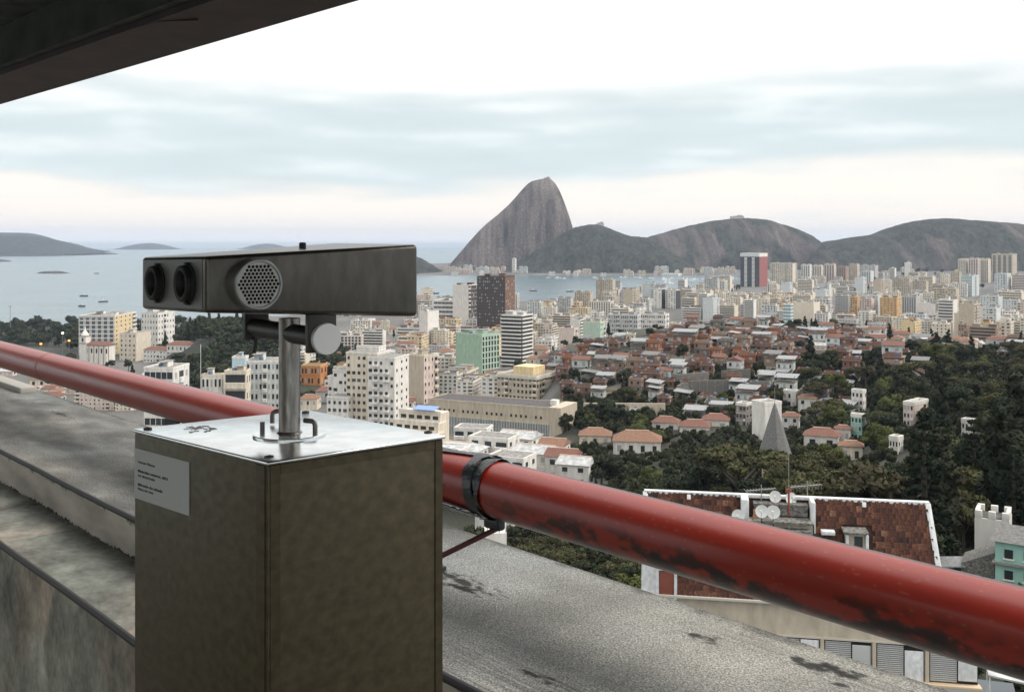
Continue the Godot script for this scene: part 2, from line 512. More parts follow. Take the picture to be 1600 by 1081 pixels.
# ---------------------------------------------------------------- trees
func crown(sd: int, lobes: Array, n: int, s: float, tint: Color, spread: float) -> ArrayMesh:
	# leaf sprays scattered through lobes: [centre, radii]
	var r := RandomNumberGenerator.new()
	r.seed = sd
	var v := PackedVector3Array()
	var nn := PackedVector3Array()
	var cc := PackedColorArray()
	var ix := PackedInt32Array()
	var total := 0.0
	for L in lobes: total += L[1].x * L[1].x
	for L in lobes:
		var shade := r.randf_range(1.0 - spread, 1.0 + spread)
		var m := int(n * L[1].x * L[1].x / total)
		for k in m:
			var dir := Vector3(r.randfn(), r.randfn() * 0.9 + 0.15, r.randfn()).normalized()
			var rad := pow(r.randf(), 0.35) * (0.86 + 0.2 * fine.get_noise_3d(dir.x * 60.0 + sd * 9.0, dir.y * 60.0, dir.z * 60.0) * 2.0)
			var p: Vector3 = L[0] + dir * L[1] * rad
			var t := (dir + Vector3(r.randfn(), r.randfn(), r.randfn()) * 0.55).normalized()
			var a := t.cross(Vector3(r.randfn(), r.randfn(), r.randfn())).normalized()
			var b := t.cross(a)
			var sz := s * r.randf_range(0.6, 1.35)
			var i := v.size()
			v.append(p - a * sz); v.append(p + b * sz * 0.55 - t * sz * 0.15); v.append(p + a * sz); v.append(p - b * sz * 0.55 - t * sz * 0.15)
			var g := shade * r.randf_range(0.72, 1.3)
			var warm := r.randf_range(0.85, 1.2)
			var col := Color(tint.r * g * warm, tint.g * g, tint.b * g, 1.0)
			for q in 4:
				nn.append((t * 0.6 + dir * 0.6 + Vector3.UP * 0.15).normalized())
				cc.append(col)
			for q in [0, 1, 2, 0, 2, 3]: ix.append(i + q)
	var arr := []
	arr.resize(Mesh.ARRAY_MAX)
	arr[Mesh.ARRAY_VERTEX] = v
	arr[Mesh.ARRAY_NORMAL] = nn
	arr[Mesh.ARRAY_COLOR] = cc
	arr[Mesh.ARRAY_INDEX] = ix
	var mesh := ArrayMesh.new()
	mesh.add_surface_from_arrays(Mesh.PRIMITIVE_TRIANGLES, arr)
	return mesh

func trunk(h: float, r: float, limbs: Array) -> ArrayMesh:
	var st := mb()
	lathe(st, Vector3(0, -1.5, 0), Vector3.UP, [[r * 1.4, 0.0], [r, 2.0], [r * 0.75, h * 0.7], [r * 0.3, h + 1.5], [0.0, h + 1.55]], 7)
	for L in limbs:
		lathe(st, L[0], L[1] - L[0], [[r * 0.5, 0.0], [r * 0.2, L[0].distance_to(L[1])], [0.0, L[0].distance_to(L[1]) + 0.01]], 5)
	return done(st)

func tree_proto(stem: String, sd: int, kind: String, tint: Color, n: int, s: float) -> Node3D:
	var r := RandomNumberGenerator.new()
	r.seed = sd
	var o := Node3D.new()
	var lobes := []
	var limbs := []
	var th := 6.0
	match kind:
		"broad":
			for k in 11:
				var a := r.randf() * TAU
				var q := r.randf_range(1.0, 3.3)
				var c := Vector3(cos(a) * q, r.randf_range(4.6, 8.6) - q * 0.4, sin(a) * q)
				lobes.append([c, Vector3.ONE * r.randf_range(1.4, 2.3) * Vector3(1.0, 0.8, 1.0)])
				if k < 6: limbs.append([Vector3(0, r.randf_range(2.5, 4.0), 0), c])
		"flat":
			for k in 15:
				var a := r.randf() * TAU
				var q := sqrt(r.randf()) * 5.4
				var c: Vector3 = Vector3(cos(a) * q, 7.6 - q * q * 0.05 + r.randf_range(-0.4, 0.5), sin(a) * q)
				lobes.append([c, Vector3(1.9, 0.8, 1.9) * r.randf_range(0.8, 1.25)])
				if k < 8: limbs.append([Vector3(0, r.randf_range(2.5, 4.0), 0), c])
		"tall":
			th = 9.0
			for k in 12:
				var y := 3.4 + k * 0.75
				var a := r.randf() * TAU
				var q := r.randf_range(0.2, 1.5) * (1.0 - k / 15.0)
				lobes.append([Vector3(cos(a) * q, y, sin(a) * q), Vector3.ONE * r.randf_range(1.1, 1.7) * (1.1 - k / 20.0)])
		"pine":
			th = 12.0
			for k in 12:
				var y := 3.0 + k * 0.95
				for j in 5:
					var a := TAU * j / 5.0 + k * 0.7
					var q := 2.5 * (1.0 - k / 13.0)
					lobes.append([Vector3(cos(a) * q * 0.7, y - 0.15 * q, sin(a) * q * 0.7), Vector3(0.75, 0.3, 0.75) * (1.15 - k / 15.0)])
		"shrub":
			th = 1.0
			for k in 5:
				var a := r.randf() * TAU
				var q := r.randf_range(0.0, 1.1)
				lobes.append([Vector3(cos(a) * q, r.randf_range(0.5, 1.4), sin(a) * q), Vector3.ONE * r.randf_range(0.7, 1.1)])
		"palm":
			th = 7.2
			for k in 16:
				var a := TAU * k / 16.0 + r.randf() * 0.2
				var up := r.randf_range(-0.5, 0.7)
				for j in 5:
					var q := 0.5 + j * 0.45
					lobes.append([Vector3(cos(a) * q, 8.6 + up * q - q * q * 0.16, sin(a) * q), Vector3(0.3, 0.16, 0.3)])
	put("crown", crown(sd, lobes, n, s, tint, 0.25), M.leaf, o)
	put("trunk", trunk(th, 0.28 if kind != "flat" else 0.4, limbs), M.bark, o)
	o.set_meta("stem", stem)
	return o

# ---------------------------------------------------------------- hills of rock and forest
func hill(called: String, label: String, prof: Array, d: float, near_w: float, far_w: float, base: float, p: float, rock: float, rough: float) -> void:
	# prof: [px, py] of the crest as it stands at distance d
	var xs := []
	var hs := []
	var step := 2.0
	var px: float = prof[0][0]
	while px <= prof[-1][0]:
		var k := 0
		while k < prof.size() - 2 and px > prof[k + 1][0]: k += 1
		var t: float = (px - prof[k][0]) / (prof[k + 1][0] - prof[k][0])
		var y0: float = prof[maxi(k - 1, 0)][1]; var y1: float = prof[k][1]; var y2: float = prof[k + 1][1]; var y3: float = prof[mini(k + 2, prof.size() - 1)][1]
		var py := lerpf(y1, y2, t) + 0.18 * (((y2 - y0) - (y3 - y1)) * t * (1.0 - t))
		xs.append((px - 800.0) / F * d)
		hs.append(maxf(base, EYE + (HZ - py) / F * d))
		px += step
	var rows := 64
	var st := SurfaceTool.new()
	st.begin(Mesh.PRIMITIVE_TRIANGLES)
	st.set_smooth_group(0)
	for i in xs.size():
		for j in rows + 1:
			var v := 2.0 * j / rows - 1.0
			var w := near_w if v < 0.0 else far_w
			# the rise from foot to crest, with gullies
			var g := fine.get_noise_2d(xs[i] * 0.9, 40.0 + d) * 0.5 + fine.get_noise_2d(xs[i] * 0.25, v * 30.0) * 0.5
			var vv := clampf(absf(v) * (1.0 + 0.16 * g * (1.0 - absf(v))), 0.0, 1.0)
			var f := pow(1.0 - pow(vv, p), 1.0 / 1.25)
			var hh: float = lerpf(base - 12.0, hs[i], f)
			var bump := fine.get_noise_2d(xs[i] * 1.3, v * w * 1.3)
			var tex := fine.get_noise_2d(xs[i] * 5.0, v * w * 5.0 + hh * 3.0)
			var lift := (bump * 9.0 + tex * 5.0) * rough * sin(PI * clampf(f, 0.0, 1.0) * 0.85)
			if absf(v) < 0.03: lift = tex * 3.5 * rough
			var where := Vector3(xs[i], hh + lift, -d - v * w + bump * 10.0 * rough * (1.0 - f))
			# bare rock where it is steep, streaked down the slope; forest on the rest
			var rise: float = (hh - base) / maxf(hs[i] - base, 1.0)
			var bare := smoothstep(0.38, 0.62, rock + fine.get_noise_2d(xs[i] * 0.5, hh * 0.45 + 900.0) * 0.75 - absf(rise - 0.5) * 0.5)
			var streak := fine.get_noise_2d(xs[i] * 2.6 + bump * 12.0, hh * 0.22) * 0.5 + fine.get_noise_2d(xs[i] * 0.8, hh * 0.5 + 70.0) * 0.5
			var stone := Color(0.132, 0.113, 0.103) * (1.0 if rock > 1.0 else 0.74) * (1.0 + 1.1 * streak + 0.5 * fine.get_noise_2d(xs[i] * 7.0, hh * 0.6))
			var wood := Color(0.050, 0.053, 0.044) * (1.0 + 0.9 * tex + 0.5 * bump)
			var col := wood.lerp(stone, bare)
			col.a = 1.0
			st.set_color(col)
			st.add_vertex(where)
	for i in xs.size() - 1:
		for j in rows:
			var a := i * (rows + 1) + j
			for k in [a, a + 1, a + rows + 2, a, a + rows + 2, a + rows + 1]: st.add_index(k)
	st.generate_normals()
	put(called, st.commit(), M.hill, null, "structure").set_meta("label", label)

# ---------------------------------------------------------------- the terrace: along = towards the far left, out = over the parapet
const U := Vector3(-0.670, 0, -0.7424)
const N := Vector3(0.7424, 0, -0.670)
func at_s(s: float, o: float, h: float) -> Vector3:
	return U * s + N * o + Vector3(0, EYE - h, 0)

func paint(w: int, h: int, f: Callable) -> ImageTexture:
	var im := Image.create(w, h, false, Image.FORMAT_RGBA8)
	for y in h:
		for x in w:
			im.set_pixel(x, y, f.call(x, y))
	return ImageTexture.create_from_image(im)

func strip(called: String, st: SurfaceTool, s0: float, s1: float, o0: float, h0: float, o1: float, h1: float, out: Vector3, cells := 1) -> void:
	for k in cells:
		var a := lerpf(s0, s1, float(k) / cells)
		var b := lerpf(s0, s1, float(k + 1) / cells)
		var run := Vector2(o1 - o0, h1 - h0).length()
		quad_uv(st, [at_s(a, o0, h0), at_s(b, o0, h0), at_s(b, o1, h1), at_s(a, o1, h1)],
			[Vector2(a, 0), Vector2(b, 0), Vector2(b, run), Vector2(a, run)],
			[Vector2((a - s0) / (s1 - s0), 0), Vector2((b - s0) / (s1 - s0), 0), Vector2((b - s0) / (s1 - s0), 1), Vector2((a - s0) / (s1 - s0), 1)], out)

func terrace() -> void:
	# rough cast concrete, two scales: grain that repeats and wear that does not
	var n1 := FastNoiseLite.new(); n1.seed = 3; n1.frequency = 1.0
	var n2 := FastNoiseLite.new(); n2.seed = 8; n2.frequency = 1.0; n2.fractal_octaves = 5
	var n3 := FastNoiseLite.new(); n3.seed = 21; n3.frequency = 1.0; n3.fractal_octaves = 2
	var S0 := -2.5
	var S1 := 11.5
	var grain := noise_tex(1024, 0.15, 3, 0.34, 1.0, 5, FastNoiseLite.TYPE_VALUE_CUBIC)
	var relief := normal_tex(1024, 0.10, 3, 5.0, 6, FastNoiseLite.TYPE_VALUE_CUBIC)
	var ash := mk("ledge_concrete", 0.73, 0.73, 0.70, 0.95)
	ash.albedo_texture = grain
	ash.uv1_scale = Vector3(2.3, 2.3, 1)
	bumped(ash, relief, 0.55)
	ash.detail_enabled = true
	ash.detail_blend_mode = BaseMaterial3D.BLEND_MODE_MUL
	ash.detail_uv_layer = BaseMaterial3D.DETAIL_UV_2
	var spots := [[2.25, 0.43, 0.13, 0.030], [2.17, 0.40, 0.05, 0.02], [1.53, 0.607, 0.035, 0.018], [1.26, 0.66, 0.06, 0.026], [1.20, 0.68, 0.04, 0.02], [1.15, 0.62, 0.02, 0.012], [1.62, 0.15, 0.05, 0.012], [1.50, 0.12, 0.04, 0.012], [5.9, 0.55, 0.14, 0.012], [0.52, 0.40, 0.06, 0.03]]
	ash.detail_albedo = paint(2048, 160, func(x, y):
		var s: float = S0 + (S1 - S0) * x / 2048.0
		var o: float = 0.767 * y / 160.0
		var g := 0.86 + 0.26 * n2.get_noise_2d(s * 1.3, o * 1.3)
		# lines left by the boards, stronger along the inner side
		var line := n3.get_noise_2d(s * 0.7, o * 62.0)
		var where := smoothstep(0.34, 0.02, o) * smoothstep(2.2, 1.2, s) * 0.9 + smoothstep(0.55, 0.7, o) * 0.35 * smoothstep(2.0, 1.0, s)
		g -= clampf(line + 0.12 + 0.5 * n2.get_noise_2d(s * 3.0, o * 5.0), 0.0, 1.0) * 0.75 * where
		# older, darker and smoother concrete farther along
		g *= lerpf(1.0, 0.80, smoothstep(2.0, 2.8, s))
		g += 0.22 * smoothstep(2.2, 3.0, s) * n2.get_noise_2d(s * 2.2 + 40.0, o * 5.0)
		for q in spots:
			var dd := Vector2((s - q[0]) / q[2], (o - q[1]) / q[3]).length() + n2.get_noise_2d(s * 16.0 + q[0] * 7.0, o * 30.0) * 1.9
			g *= lerpf(0.34, 1.0, smoothstep(0.25, 1.25, dd))
		g *= 1.0 - 0.3 * smoothstep(0.73, 0.767, o + n2.get_noise_2d(s * 6.0, 3.0) * 0.03)
		var t: float = n2.get_noise_2d(s * 0.8 + 90.0, o)
		return Color(clampf(g * (1.0 + 0.03 * t), 0, 1), clampf(g, 0, 1), clampf(g * (0.98 - 0.04 * t), 0, 1)))
	var w := thing("parapet")
	tag(w, "concrete parapet with broad rough coping in front of the red rail", "parapet")
	var st := mb()
	strip("", st, S0, S1, 1.392, 0.950, 2.157, 0.958, Vector3.UP, 14)
	put("coping", st, ash, w)
	var edge := mk("coping_edge", 0.60, 0.575, 0.52, 0.95)
	edge.albedo_texture = grain
	edge.uv1_scale = Vector3(1.3, 1.3, 1)
	bumped(edge, relief, 0.6)
	st = mb()
	strip("", st, S0, S1, 2.157, 0.958, 2.18, 1.02, N)
	strip("", st, S0, S1, 2.18, 1.02, 2.10, 14.0, N)
	put("outer_face", st, edge, w)
	# the riser of cream paint, flaked along both edges
	var cream := mk("riser_paint", 0.45, 0.43, 0.395, 0.85)
	cream.albedo_texture = paint(2048, 64, func(x, y):
		var s: float = x / 2048.0 * 7.0
		var o: float = y / 64.0
		var g := 0.92 + 0.22 * n2.get_noise_2d(s * 1.8, o * 0.8)
		var drip := n2.get_noise_2d(s * 7.0, 7.0) * 0.5 + 0.2 * n2.get_noise_2d(s * 26.0, o * 2.0)
		g *= lerpf(1.0, 0.35, smoothstep(0.13 + drip * 0.45, 0.0 + drip * 0.3, o) * 0.8)
		g *= lerpf(1.0, 0.25, smoothstep(0.955, 0.985, o + 0.10 * n2.get_noise_2d(s * 5.0, 70.0) + 0.1 * n2.get_noise_2d(s * 31.0, 20.0)))
		return Color(clampf(g, 0, 1), clampf(g * 0.985, 0, 1), clampf(g * 0.96, 0, 1)))
	cream.uv1_scale = Vector3(1.0 / 7.0, 1.0 / 0.1381, 1)
	bumped(cream, relief, 0.25)
	st = mb()
	strip("", st, S0, S1, 1.392, 0.950, 1.387, 1.088, -N, 14)
	put("riser", st, cream, w)
	# the low step behind it, and the wall below, with trowel marks and pinkish damp
	var worn := paint(1024, 512, func(x, y):
		var s: float = x / 1024.0 * 4.0
		var o: float = y / 512.0 * 2.0
		var a := n2.get_noise_2d(s * 1.1 + n1.get_noise_2d(s * 0.9, o) * 0.8, o * 1.1)
		var sc := n2.get_noise_2d(s * 26.0 + 30.0, o * 26.0) + n2.get_noise_2d(s * 3.0 + o * 9.0, o * 2.0 - s * 7.0) * 0.8
		var g := 0.74 + 0.30 * a + 0.16 * n2.get_noise_2d(s * 5.0, o * 6.0) + 0.09 * sc
		var pink := clampf(n2.get_noise_2d(s * 0.9 + 60.0, o * 0.9) * 1.6, -0.2, 1.0)
		return Color(clampf(g * (1.0 + 0.10 * pink), 0, 1), clampf(g * (1.0 - 0.03 * pink), 0, 1), clampf(g * (0.96 - 0.05 * pink), 0, 1)))
	var old := mk("worn_concrete", 0.385, 0.385, 0.36, 0.9)
	old.albedo_texture = worn
	old.uv1_scale = Vector3(0.25, 0.5, 1)
	bumped(old, relief, 0.5)
	st = mb()
	strip("", st, S0, S1, 1.387, 1.088, 1.099, 1.093, Vector3.UP, 14)
	put("step", st, old, w)
	var wall := mk("inner_wall_concrete", 0.52, 0.50, 0.455, 0.92)
	wall.albedo_texture = worn
	wall.uv1_scale = Vector3(0.3, 0.45, 1)
	wall.uv1_offset = Vector3(0.37, 0.2, 0)
	bumped(wall, relief, 0.5)
	st = mb()
	strip("", st, S0, S1, 1.099, 1.093, 1.095, 1.74, -N, 14)
	put("inner_face", st, wall, w)
	for e in [[1.386, 0.949, 0.0105, "dark cable along the inner edge of the parapet coping"], [1.098, 1.084, 0.0105, "dark cable along the lower step of the parapet"]]:
		var path := []
		for k in 57:
			var s := lerpf(S0, S1, k / 56.0)
			path.append(at_s(s, e[0] + 0.003 * n1.get_noise_1d(s * 0.9), e[1] + 0.003 * n1.get_noise_1d(s * 0.7 + 9.0)))
		st = mb()
		tube(st, path, e[2], 8)
		tag(put("cable", st, M.rubber), e[3], "cable")
	# an unseen wall added left behind the viewer to shade the pedestal's left face
	st = mb()
	c0_wall(st)
	put("shade_wall", st, M.dark_wall, null, "structure")
	# a block of concrete left on the far end of the coping
	st = mb()
	var c := []
	for k in 8: c.append(at_s(6.87 + (2.0 if k & 1 else 0.0), 2.12 - (0.10 if k & 4 else 0.0), 0.962 - (0.042 if k & 2 else 0.0)))
	rounded(st, c, Vector3(2.0, 0.042, 0.10), 0.008, 2)
	tag(put("concrete_block", st, edge), "low grey concrete block at the far end of the parapet coping", "block")
	st = mb()
	quad_uv(st, [at_s(-6, 1.094, 1.74), at_s(12, 1.094, 1.74), at_s(12, -4.2, 1.74), at_s(-6, -4.2, 1.74)], [Vector2(0, 0), Vector2(18, 0), Vector2(18, 5), Vector2(0, 5)], [Vector2(), Vector2(), Vector2(), Vector2()], Vector3.UP)
	put("floor", st, old, null, "structure")

func c0_wall(st: SurfaceTool) -> void:
	var a := Vector3(-5.2, 0, -0.4)
	var b := Vector3(-2.3, 0, 2.6)
	var m := (a + b) / 2.0 + Vector3(0, EYE - 0.35, 0)
	var d := (b - a).normalized()
	box(st, m, Vector3(a.distance_to(b), 2.78, 0.25), Basis(d, Vector3.UP, d.cross(Vector3.UP)))

func eave() -> void:
	# the roof over the terrace ends in a brown steel beam
	var E := Vector3(-0.694, 0, -0.720)
	var Q := Vector3(0.720, 0, -0.694)
	var f := func(s: float, o: float, h: float) -> Vector3: return E * s + Q * o + Vector3(0, EYE + h, 0)
	var o := thing("roof_overhang")
	tag(o, "dark roof overhang above the terrace, edged by a brown steel beam", "roof")
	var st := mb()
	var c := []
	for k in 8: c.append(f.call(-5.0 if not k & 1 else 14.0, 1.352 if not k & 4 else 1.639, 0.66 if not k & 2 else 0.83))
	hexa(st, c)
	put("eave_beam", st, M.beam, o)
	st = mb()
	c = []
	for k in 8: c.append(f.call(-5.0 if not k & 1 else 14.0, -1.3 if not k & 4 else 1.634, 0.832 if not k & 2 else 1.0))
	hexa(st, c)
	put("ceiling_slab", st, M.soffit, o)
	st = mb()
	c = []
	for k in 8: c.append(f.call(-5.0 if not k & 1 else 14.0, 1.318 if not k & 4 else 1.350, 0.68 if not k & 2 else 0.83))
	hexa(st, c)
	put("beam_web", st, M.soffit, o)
	# dark flap added where the beam has a small dark pointed hole
	st = mb()
	var a: Vector3 = f.call(2.94, 1.36, 0.6585)
	var b: Vector3 = f.call(2.82, 1.43, 0.654)
	var e: Vector3 = f.call(3.05, 1.353, 0.659)
	tri(st, a, b, e, Vector3.DOWN)
	tri(st, a + Vector3(0, 0.006, 0), b + Vector3(0, 0.006, 0), e + Vector3(0, 0.006, 0), Vector3.UP)
	quad(st, a, b, b + Vector3(0, 0.006, 0), a + Vector3(0, 0.006, 0), E)
	quad(st, b, e, e + Vector3(0, 0.006, 0), b + Vector3(0, 0.006, 0), -E)
	put("dark_hole_flap", st, M.rubber, o)

func rail() -> void:
	var n2 := FastNoiseLite.new(); n2.seed = 12; n2.frequency = 1.0; n2.fractal_octaves = 4
	var S0 := -1.6
	var S1 := 11.0
	var R := 0.075
	var red := mk("rail_paint", 1.0, 1.0, 1.0, 0.30)
	# v runs round the pipe: 0 top, 0.25 the side towards the terrace, 0.5 underneath
	red.albedo_texture = paint(2048, 128, func(x, y):
		var s: float = S0 + (S1 - S0) * x / 2048.0
		var v: float = y / 128.0
		var c := Color(0.615, 0.150, 0.055)
		var m := 0.5 + 0.5 * n2.get_noise_2d(s * 3.0, v * 5.0)
		c = c.lerp(Color(0.53, 0.110, 0.050), m * 0.8)
		# black scuffs on the near length, below the middle
		var sc := n2.get_noise_2d(s * 6.0, v * 6.0 + 30.0) + 0.5 * n2.get_noise_2d(s * 22.0, v * 16.0)
		var band := smoothstep(0.19, 0.30, v) * smoothstep(0.52, 0.44, v) * smoothstep(2.3, 1.6, s)
		c = c.lerp(Color(0.115, 0.045, 0.04), clampf(smoothstep(-0.16, 0.30, sc) * band * 0.9, 0.0, 1.0))
		# the shade underneath is painted into the colour
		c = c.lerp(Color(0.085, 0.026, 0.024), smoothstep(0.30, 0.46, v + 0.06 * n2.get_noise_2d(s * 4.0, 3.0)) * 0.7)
		# chalky rubbed streaks on the far length
		var ch := smoothstep(0.10, 0.19, v) * smoothstep(0.27, 0.21, v) * smoothstep(3.6, 4.6, s)
		c = c.lerp(Color(0.56, 0.37, 0.35), clampf(ch * (0.55 + 0.9 * n2.get_noise_2d(s * 3.0, v * 30.0)), 0.0, 0.9))
		var fleck := n2.get_noise_2d(s * 40.0, v * 60.0)
		if fleck > 0.52: c = c.lerp(Color(0.62, 0.42, 0.40), 0.6)
		return c)
	red.roughness_texture = noise_tex(512, 0.02, 4, 0.75, 1.0, 77)
	red.roughness = 0.5
	red.uv1_scale = Vector3(1, 1, 1)
	bumped(red, normal_tex(512, 0.012, 4, 3.0, 31), 0.14)
	red.clearcoat_enabled = true
	red.clearcoat = 0.45
	red.clearcoat_roughness = 0.24
	var o := thing("guard_rail")
	tag(o, "thick red pipe rail with black scuffs along the parapet", "rail")
	var st := mb()
	st.set_smooth_group(0)
	var seg := 40
	var cells := 36
	var c0 := at_s(0, 1.80, 0.66)
	for k in cells:
		var a := lerpf(S0, S1, float(k) / cells)
		var b := lerpf(S0, S1, float(k + 1) / cells)
		for i in seg:
			var t0 := TAU * i / seg
			var t1 := TAU * (i + 1) / seg
			var e0 := Vector3.UP * cos(t0) - N * sin(t0)
			var e1 := Vector3.UP * cos(t1) - N * sin(t1)
			var u0 := (a - S0) / (S1 - S0)
			var u1 := (b - S0) / (S1 - S0)
			var v0 := float(i) / seg
			var v1 := float(i + 1) / seg
			quad_uv(st, [c0 + U * a + e0 * R, c0 + U * b + e0 * R, c0 + U * b + e1 * R, c0 + U * a + e1 * R], [Vector2(u0, v0), Vector2(u1, v0), Vector2(u1, v1), Vector2(u0, v1)], [Vector2(), Vector2(), Vector2(), Vector2()], e0 + e1)
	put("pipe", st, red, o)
	for s in [5.62]:
		st = mb()
		lathe(st, c0 + U * (s - 0.006), U, [[R, 0.0], [R + 0.0016, 0.002], [R + 0.0016, 0.010], [R, 0.012]], 40)
		put("weld_seam", st, M.seam, o)
	# posts: plates of dark steel from the coping up to the pipe
	for s in [4.10, 2.42, 7.6, 0.1 - 0.9]:
		st = mb()
		var c := []
		for k in 8: c.append(at_s(s + (0.055 if k & 1 else -0.055), 1.80 + (0.008 if not k & 4 else -0.008), 0.953 if not k & 2 else 0.70))
		hexa(st, c)
		var post := put("post", st, M.post, o)
		st = mb()
		c = []
		for k in 8: c.append(at_s(s + (0.085 if k & 1 else -0.085), 1.80 + (0.05 if not k & 4 else -0.05), 0.9535 if not k & 2 else 0.942))
		hexa(st, c)
		put("foot_plate", st, M.post, post)
	# black tape wound round the pipe, with loose tails, and the stay it holds
	var t := thing("tape_binding")
	tag(t, "black tape wound round the red rail beside the pedestal", "tape")
	st = mb()
	st.set_smooth_group(0)
	var rr := RandomNumberGenerator.new(); rr.seed = 4
	for lay in 4:
		var lean: float = [0.018, -0.012, 0.004, 0.026][lay]
		var s0: float = 2.068 + [0.0, 0.010, -0.010, 0.012][lay]
		var rad := R + 0.0015 + lay * 0.0016
		var wd := 0.026 + 0.004 * lay
		for i in seg:
			var q := []
			for e in [[i, -0.5], [i, 0.5], [i + 1, 0.5], [i + 1, -0.5]]:
				var ang: float = TAU * e[0] / seg
				var r2 := rad + 0.0022 * sin(ang * 7.0 + lay * 2.0 + e[1] * 3.0) + (0.004 * maxf(0.0, cos(ang * 1.0 - 0.2)) if lay == 3 else 0.0)
				q.append(c0 + U * (s0 + lean * cos(ang) + e[1] * wd) + (Vector3.UP * cos(ang) - N * sin(ang)) * r2)
			quad(st, q[0], q[1], q[2], q[3], q[0] + q[2] - 2.0 * (c0 + U * s0))
	put("winding", st, M.tape, t)
	st = mb()
	# the loop that runs from the winding up and back to the post behind the pedestal
	var pa := []
	var pb := []
	for k in 15:
		var u := k / 14.0
		var ang := lerpf(-0.15, 0.62, u)
		var e := Vector3.UP * cos(ang) - N * sin(ang)
		pa.append(c0 + U * (2.075 + u * 0.40) + e * (R + 0.0045))
		var ang2 := lerpf(2.75, 2.0, u)
		var e2 := Vector3.UP * cos(ang2) - N * sin(ang2)
		pb.append(c0 + U * (2.065 + u * 0.40) + e2 * (R + 0.006 + 0.006 * sin(PI * u)))
	for P in [pa, pb]:
		if P == pb:
			put("tail", st, M.tape, t)
			st = mb()
		for k in P.size() - 1:
			var up: Vector3 = (P[k] - c0 - U * (P[k] - c0).dot(U)).normalized()
			var sd: Vector3 = up.cross(P[k + 1] - P[k]).normalized() * (0.011 if P == pa else 0.024)
			quad(st, P[k] - sd, P[k] + sd, P[k + 1] + sd, P[k + 1] - sd, up)
			quad(st, P[k] - sd - up * 0.003, P[k] + sd - up * 0.003, P[k + 1] + sd - up * 0.003, P[k + 1] - sd - up * 0.003, -up)
			quad(st, P[k] - sd, P[k] - sd - up * 0.003, P[k + 1] - sd - up * 0.003, P[k + 1] - sd, -sd)
			quad(st, P[k] + sd, P[k] + sd - up * 0.003, P[k + 1] + sd - up * 0.003, P[k + 1] + sd, sd)
	put("tail", st, M.tape, t)
	st = mb()
	var knot := at_s(2.05, 1.79, 0.748)
	var cc := []
	for k in 8: cc.append(knot + U * (0.035 if k & 1 else -0.028) + N * (0.014 if k & 4 else -0.014) + Vector3.UP * (0.022 if k & 2 else -0.016))
	rounded(st, cc, Vector3(0.063, 0.038, 0.028), 0.008, 2)
	put("knot", st, M.tape, t)
	st = mb()
	rod(st, at_s(2.04, 1.80, 0.757), at_s(2.29, 1.42, 0.958), 0.0075, 8)
	tag(put("stay_bar", st, M.stay), "thin dark red stay bar from the taped rail down to the coping", "bar")

# ---------------------------------------------------------------- the metal viewer on its pedestal
func tp(px: float, py: float, h: float) -> Vector3:
	return pt(px, py, F * h / (py - HZ))

